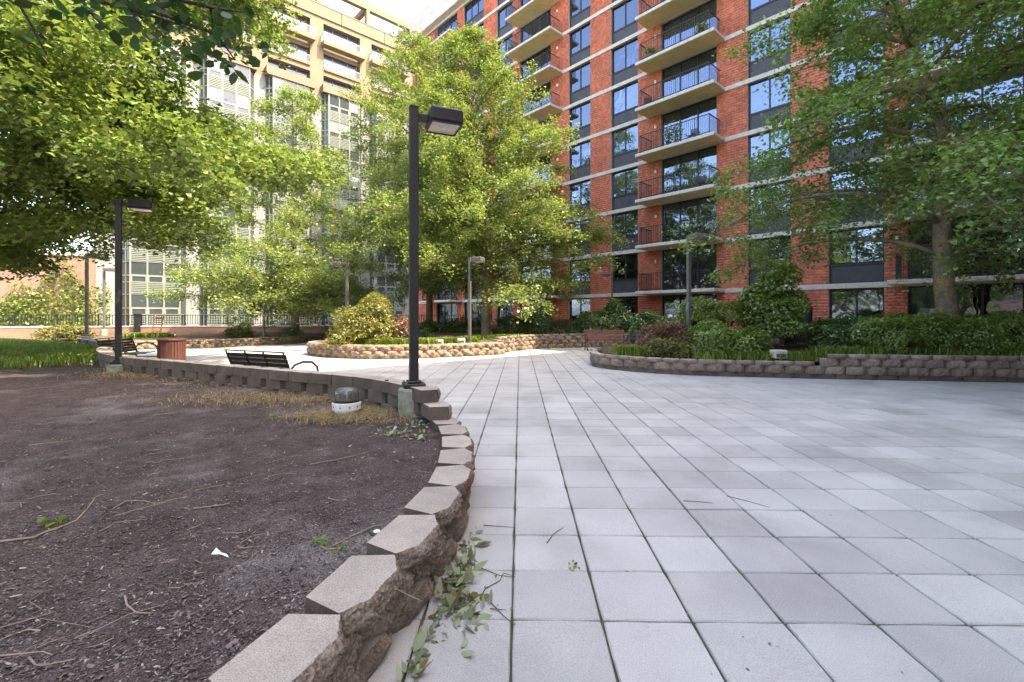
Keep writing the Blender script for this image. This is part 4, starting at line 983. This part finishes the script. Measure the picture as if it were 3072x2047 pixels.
shrub('spirea', 'low golden shrub at the foot of the stickered lamp post', [bl(1935,2030,1015,1085,13.15,.5),bl(2000,2080,1025,1085,13.0,.5)], 6500, .05, 'sh_gold', 8)
shrub('laurel_shrub', 'large glossy laurel behind the left end of the red brown bench', [bl(1725,1850,930,1025,24.4,1.2),bl(1790,1905,905,1025,24.6,1.2)], 9000, .17, 'sh_dark', 10, aspect=.4)
shrub('laurel_shrub', 'green laurel behind the right end of the dark bench', [bl(1895,1990,935,1020,22.6,1.0),bl(1960,2040,950,1020,21.8,1.0)], 7000, .15, 'sh_dark', 11, aspect=.4)
shrub('yew_hedge', 'dark hedge above the curved wall right of the middle ginkgo trunk', [bl(1480,1590,950,1025,24.8,1.0),bl(1560,1670,945,1025,24.6,1.0),bl(1640,1740,955,1025,24.9,1.0)], 13000, .09, 'sh_dark', 12, aspect=.4)
shrub('yew_hedge', 'dark shaded hedge between the two middle ginkgo trunks', [bl(1310,1420,960,1030,27,1.0),bl(1390,1490,955,1030,26.6,1.0)], 9000, .10, 'sh_dark', 13, aspect=.4)
shrub('boxwood', 'shaded round bush right behind the tall black lamp post', [bl(1235,1330,965,1035,26,1.0)], 5000, .09, 'sh_dark', 14)
shrub('forsythia', 'large yellow green bush in the sunlit middle planter', [bl(1010,1150,935,1045,17.9,.9),bl(1060,1170,895,1000,18.0,.7),bl(985,1080,990,1050,17.5,.6),bl(1100,1180,960,1045,17.9,.7)], 15000, .075, 'sh_yellow', 15, flowers=('pink',45,.07), lump=.24)
shrub('rose_bush', 'thin pinkish rose bush right of the large yellow green bush', [bl(1168,1240,950,1030,18.4,.5)], 1400, .07, 'sh_red', 16, flowers=('pink',30,.08))
shrub('small_shrub', 'small reddish green shrub in the far bed before the brick wall', [bl(675,720,985,1018,25.5,.4),bl(705,755,972,1018,25.6,.5)], 2600, .09, 'sh_gold', 17)
shrub('small_shrub', 'low plant at the foot of the far ginkgo', [bl(845,905,985,1010,26.4,.5)], 1300, .08, 'sh_dark', 18)
shrub('yew_hedge', 'brownish green hedge at the back of the left lawn', [bl(130,200,978,1025,23,.8),bl(180,255,976,1025,23,.8)], 5000, .09, 'sh_gold', 19)
shrub('low_shrub', 'dark ground hugging plants along the brick wall behind the yellow bush', [bl(1245,1300,985,1035,22,.6),bl(1180,1250,990,1035,22,.6)], 4000, .09, 'sh_dark', 20)
shrub('azalea', 'small dark azalea at the lamp side of the bench wall', [bl(1700,1760,975,1030,24,.6)], 2200, .10, 'sh_dark', 22)
# ivy on the low brick building
r = np.random.RandomState(8); n = 16000
u = r.uniform(-22, 4.2, n); v = r.rand(n)**1.4*(4.4+1.6*np.sin(u*.7+1)+.9*np.sin(u*1.9)); v = np.minimum(v, 6.9)
ok = r.rand(n) < np.clip(1.25-.55*(v > 3)*(np.sin(u*2.3)*.5+.5), .25, 1); u, v = u[ok], v[ok]
ca_, sa_ = math.cos(R(14)), math.sin(R(14)); dd = -.12-r.rand(len(u))*.45
P = np.stack([u*ca_-dd*sa_, u*sa_+dd*ca_, v], 1)
iv = tag(empty('ivy', (-39, 39.5, 0)), 'bright ivy covering the low brick building', 'ivy'); leafcloud('foliage', P, .2, M['ivy'], iv, 9, .3, out=np.tile(np.array([[.2,-1,.1]]), (len(u),1)))
# grass
def blades(name, XY, z, hgt, m, seed, lean=.5, wd=.008, flat=0, kind='stuff'):
    r = np.random.RandomState(seed); n = len(XY); a = r.rand(n)*6.283; h = hgt*(.5+.8*r.rand(n)); le = lean*r.rand(n)*h; dx, dy = np.cos(a), np.sin(a)
    b0 = np.stack([XY[:,0], XY[:,1], z], 1); s = np.stack([-dy, dx, 0*dx], 1)*wd
    zt = h*(1-flat) ; mid = b0+np.stack([dx*le*.35, dy*le*.35, zt*.6], 1); tip = b0+np.stack([dx*le+flat*dx*h, dy*le+flat*dy*h, zt*(1-.3*lean)], 1)
    V = np.stack([b0-s, b0+s, mid+s*.8, mid-s*.8, mid-s*.8, mid+s*.8, tip+s*.1, tip-s*.1], 1).reshape(-1, 3); Q = np.arange(8*n).reshape(-1, 4)
    o = link(name, npmesh(name, V, Q, m)); tag(o, kind=kind); return o
r = np.random.RandomState(31)
def scatter(n, x0, x1, y0, y1, P, inset=.2, f=None):
    xy = np.stack([r.uniform(x0, x1, n), r.uniform(y0, y1, n)], 1); k = inside(xy[:,0], xy[:,1], P) & (edgedist(xy[:,0], xy[:,1], P) > inset)
    if f is not None: k &= r.rand(n) < f(xy[:,0], xy[:,1])
    return xy[k]
xy = scatter(90000, -24, -7.5, 9.6, 22, PL, .25, lambda x, y: np.clip((y-10.2-.5*np.sin(x*1.3)-.35*np.sin(x*3.1+1))/1.6, 0, 1)*np.clip((x*-1-.80*y)/1.2, .0, 1))
tag(blades('lawn_grass', xy, soilz(xy[:,0], xy[:,1]), .24, M['grass'], 5, 1.2, .013), 'long bright grass at the far left', None)
xy = scatter(30000, -9, -1.1, 5.2, 10.4, PL, .22, lambda x, y: np.exp(-np.maximum(edgedist(x, y, poly(LW))-.25, 0)/.22)*(.35+.65*(np.sin(x*2.1)*.5+.5)))
q1 = r.normal(0, 1, (2200,2))*np.array([.34,.2])+np.array([-1.95,5.5]); q2 = r.normal(0, 1, (2600,2))*np.array([.6,.35])+np.array([-6.9,9.2]); q3 = r.normal(0, 1, (2200,2))*np.array([.8,.25])+np.array([-3.3,6.55])
xy = np.concatenate([xy, q1, q2, q3]); xy = xy[inside(xy[:,0], xy[:,1], PL) & (edgedist(xy[:,0], xy[:,1], PL) > .3)]
tag(blades('dry_grass', xy, soilz(xy[:,0], xy[:,1])+.012, .11, M['straw'], 6, 1.0, .004, .6), 'dry straw and weeds along the wall', None)
# clumps of liriope and groundcover in the beds
def tufts(label, pts, n, h, m, seed, wd=.01, rad=.25):
    r2 = np.random.RandomState(seed); c = pts[r2.randint(len(pts), size=n)]; xy = c[:,:2]+r2.normal(0, rad/2, (n,2)); z = c[:,2]
    tag(blades('ground_cover', xy, z, h, m, seed, 1.1, wd), label)
def line(a, b, n, z): 
    t = np.linspace(0, 1, n)[:,None]; return np.concatenate([np.array(a)*(1-t)+np.array(b)*t, np.full((n,1), z)], 1)
tufts('bright green tufts of grass-like plants along the front of the middle planter', np.concatenate([line((-6.6,17.6),(-3.0,17.3),9,.44), line((-3.2,17.6),(-1.6,18.6),6,.44)]), 5200, .34, M['grass'], 41)
tufts('lime green tuft at the tip of the right bed', line((3.25,13.65),(3.85,13.3),3,.40), 1600, .34, M['grass'], 42, .008, .3)
tufts('light green ground cover below the middle ginkgo', line((-1.7,20.2),(.2,21.6),6,.52), 2600, .22, M['grass'], 43, .014, .5)
tufts('green ground cover edging the right bed behind the wall', np.concatenate([line((5.2,12.35),(8.2,12.0),9,.42), line((8.2,12.0),(12.5,11.3),10,.56)]), 6500, .26, M['grass'], 44, .011, .4)
tufts('yellow green tuft in the far bed below the railing', line((-20.5,25.2),(-19.2,25.6),4,.36), 1200, .35, M['grass'], 45, .02, .4)
# litter: mulch chips on the soil, twigs, wilted leaves at the foot of the near wall
def chips(name, XY, z, s, m, seed, thin=.3):
    r2 = np.random.RandomState(seed); n = len(XY); a = r2.rand(n)*6.283; L = s*r2.gamma(2, .5, n)+.002; W = L*r2.uniform(.12, thin, n)+.001; t = r2.normal(0, .2, n)
    dx = np.stack([np.cos(a), np.sin(a), t], 1)*L[:,None]; dy = np.stack([-np.sin(a), np.cos(a), r2.normal(0, .2, n)], 1)*W[:,None]
    c = np.stack([XY[:,0], XY[:,1], z], 1); V = np.stack([c-dx-dy, c+dx-dy, c+dx*.8+dy, c-dx*.9+dy], 1).reshape(-1, 3)
    o = link(name, npmesh(name, V, np.arange(4*n).reshape(-1, 4), m)); tag(o, kind='stuff'); return o
def sz(XY): return soilz(XY[:,0], XY[:,1])+bumps(XY[:,0], XY[:,1])*np.clip(1.3-XY[:,1]*.03, .5, 1)
t = r.rand(70000); yy = 1.2+8.5*t**1.5; xx = -1.16*yy*r.rand(70000)-.2
xy = np.stack([xx, yy], 1); xy = xy[inside(xx, yy, PL) & (edgedist(xx, yy, PL) > .24)]
tag(chips('mulch', xy, sz(xy)+.004, .0045, M['litter'], 3), 'shredded bark crumbs over the bare soil')
m = MB(); q = random.Random(9)
def twig(pts, rad): m.tube(pts, [rad*(1-.5*i/(len(pts)-1)) for i in range(len(pts))], 5)
def soilpt(x, y_): 
    Y = 1.22*F/(y_-HY); X = (x-CX)/F*Y; a = np.array([[X, Y]]); return Vector((X, Y, float(sz(a)[0])+.008))
for path, rr_ in (([(0,1623),(100,1612),(140,1597),(175,1585),(230,1560),(262,1525),(285,1490),(308,1478)],.007),([(340,1525),(380,1502),(430,1500),(465,1507),(545,1493)],.005),([(375,1780),(380,1805),(410,1828),(455,1838)],.005),([(580,1530),(640,1525),(690,1518)],.005),([(460,1250),(530,1245)],.006),([(1000,1645),(1060,1610),(1120,1585),(1150,1580)],.005),([(85,1335),(150,1328),(220,1318)],.006),([(930,1400),(1010,1390),(1080,1372),(1100,1365)],.005)):
    twig([soilpt(*p) for p in path], rr_)
for i in range(150):
    Y = 1.6+7*q.random()**1.5; X = -1.14*Y*q.random()-.4
    if not inside(np.array([X]), np.array([Y]), PL)[0]: continue
    a = q.uniform(0, 6.28); L = q.uniform(.04,.28); p = np.array([[X, Y]]); z = float(sz(p)[0])+.006
    twig([(X+math.cos(a+.3*q.gauss(0,1)*k)*L*k/3, Y+math.sin(a+.25*k)*L*k/3, z+.004*math.sin(k)) for k in range(4)], q.uniform(.0015,.004))
tag(m.build('fallen_twigs', M['twig']), 'thin dry twigs strewn over the bare soil', None, None, 'stuff')
# wilted leaf heap
n = 330; t = r.rand(n); bx = np.interp(t, [0,.25,.5,.75,1], [-.47,-.42,-.36,-.31,-.33]); by = np.interp(t, [0,.25,.5,.75,1], [1.95,2.25,2.6,2.9,3.2])
P = np.stack([bx+np.abs(r.normal(0, .05, n)), by+r.normal(0, .05, n), .004+.02*r.rand(n)], 1)
P[120:230,0] = -.36+r.normal(0, .045, 110)+.05; P[120:230,1] = 2.58+r.normal(0, .12, 110); P[120:230,2] += .03*r.rand(110)
P[230:290,0] = -.22+r.normal(0, .05, 60); P[230:290,1] = 2.42+r.normal(0, .10, 60)
tag(leafcloud('fallen_leaves', P, .075, M['wilt'], None, 4, .8, aspect=.5, six=True), 'wilted pale leaves heaped at the foot of the near wall', None, None, 'stuff')
m = MB()
for pts in ([(1400,1690),(1450,1710),(1500,1730),(1545,1735)],[(1440,1800),(1455,1770),(1500,1745),(1510,1722),(1545,1733)],[(1470,1808),(1510,1850),(1542,1878)],[(1640,1632),(1660,1605),(1690,1585)],[(1450,1578),(1500,1582),(1540,1585)],[(2180,1490),(2240,1505),(2310,1525)],[(2050,1505),(2100,1508),(2140,1512)],[(1470,1830),(1520,1834)]):
    twig([gp(x, y_)+Vector((0,0,.006)) for x, y_ in pts], .003)
tag(m.build('twigs', M['bark2']), 'dark twigs lying on the grey pavers', None, None, 'stuff')
# moss and crumbs in the joints and stray leaves on the paving
n = 260; xx = r.uniform(-.3, 9, n); yy = 2+10*r.rand(n)**1.3; P = np.stack([xx, yy, np.full(n, .006)], 1)[(np.abs(xx) < 1.1*yy)]
tag(leafcloud('stray_leaves', P, .02, M['wilt'], None, 14, 3, aspect=.6), 'tiny dry leaf bits on the pavers', None, None, 'stuff')
n = 700; P = np.stack([r.uniform(-2.2,-1.0,n)*0, r.rand(n), r.rand(n)], 1)
cl_ = np.array([(-1.05,5.05),(-1.2,4.75),(-.95,4.6)]); c = cl_[r.randint(3, size=160)]+r.normal(0, .09, (160,2)); xy = c[inside(c[:,0], c[:,1], PL)]
tag(leafcloud('weed_leaves', np.concatenate([xy, sz(xy)[:,None]+.02], 1), .07, M['wilt'], None, 15, 1, aspect=.35), 'pale torn leaves beside the footing of the tall lamp post', None, None, 'stuff')
for i, (x, y_, lab) in enumerate([(172,1570,'small green weed in the soil by a long twig'),(968,1637,'tiny weed sprouting in the soil close to the near wall'),(1030,1660,'tiny weed nearest to the wall blocks in the soil'),(825,1258,'pale flattened weed in front of the ground light'),(1065,1812,'sprig of pale leaves lying across the edge of a cap block')]):
    p = soilpt(x, y_); nn = 26 if i in (0,4) else 14; s = .055 if i in (0,3,4) else .03
    P = r.normal(0, 1, (nn,3))*np.array([.03,.03,.008])*(s/.05)+np.array([0,0,.018]); o = tag(empty('weed', p), lab, 'weed'); leafcloud('leaves', P, s, M['grass' if i < 4 else 'wilt'], o, 90+i, .8, aspect=.5)
pp = gp(1718, 1702); o = tag(empty('weed', pp), 'tiny sprout growing from a paver joint', 'weed'); leafcloud('leaves', r.normal(0, 1, (12,3))*np.array([.012,.012,.006])+np.array([0,0,.012]), .022, M['grass'], o, 99, .8)
# plants in pots on balconies
for i, (s, d, k, lab) in enumerate(POTS):
    p = bpos(s, d, ZB[k]+.217); o = tag(empty('potted_plant', p), lab, 'potted plant'); m = MB(); m.lathe([(.10,0),(.15,.26),(.16,.28),(.13,.28)], 14); m.build('pot', M['iron' if i % 2 else 'cmu'], o)
    hh = .9 if 'tall' in lab or 'climbing' in lab else .3; c = r.normal(0, 1, (260,3))*np.array([.16,.16,.3*hh])+np.array([0,0,.28+hh*.5]); leafcloud('foliage', c[c[:,2] > .26], .1, M['sh_yellow' if 'yellow' in lab else 'sh_green'], o, 200+i)
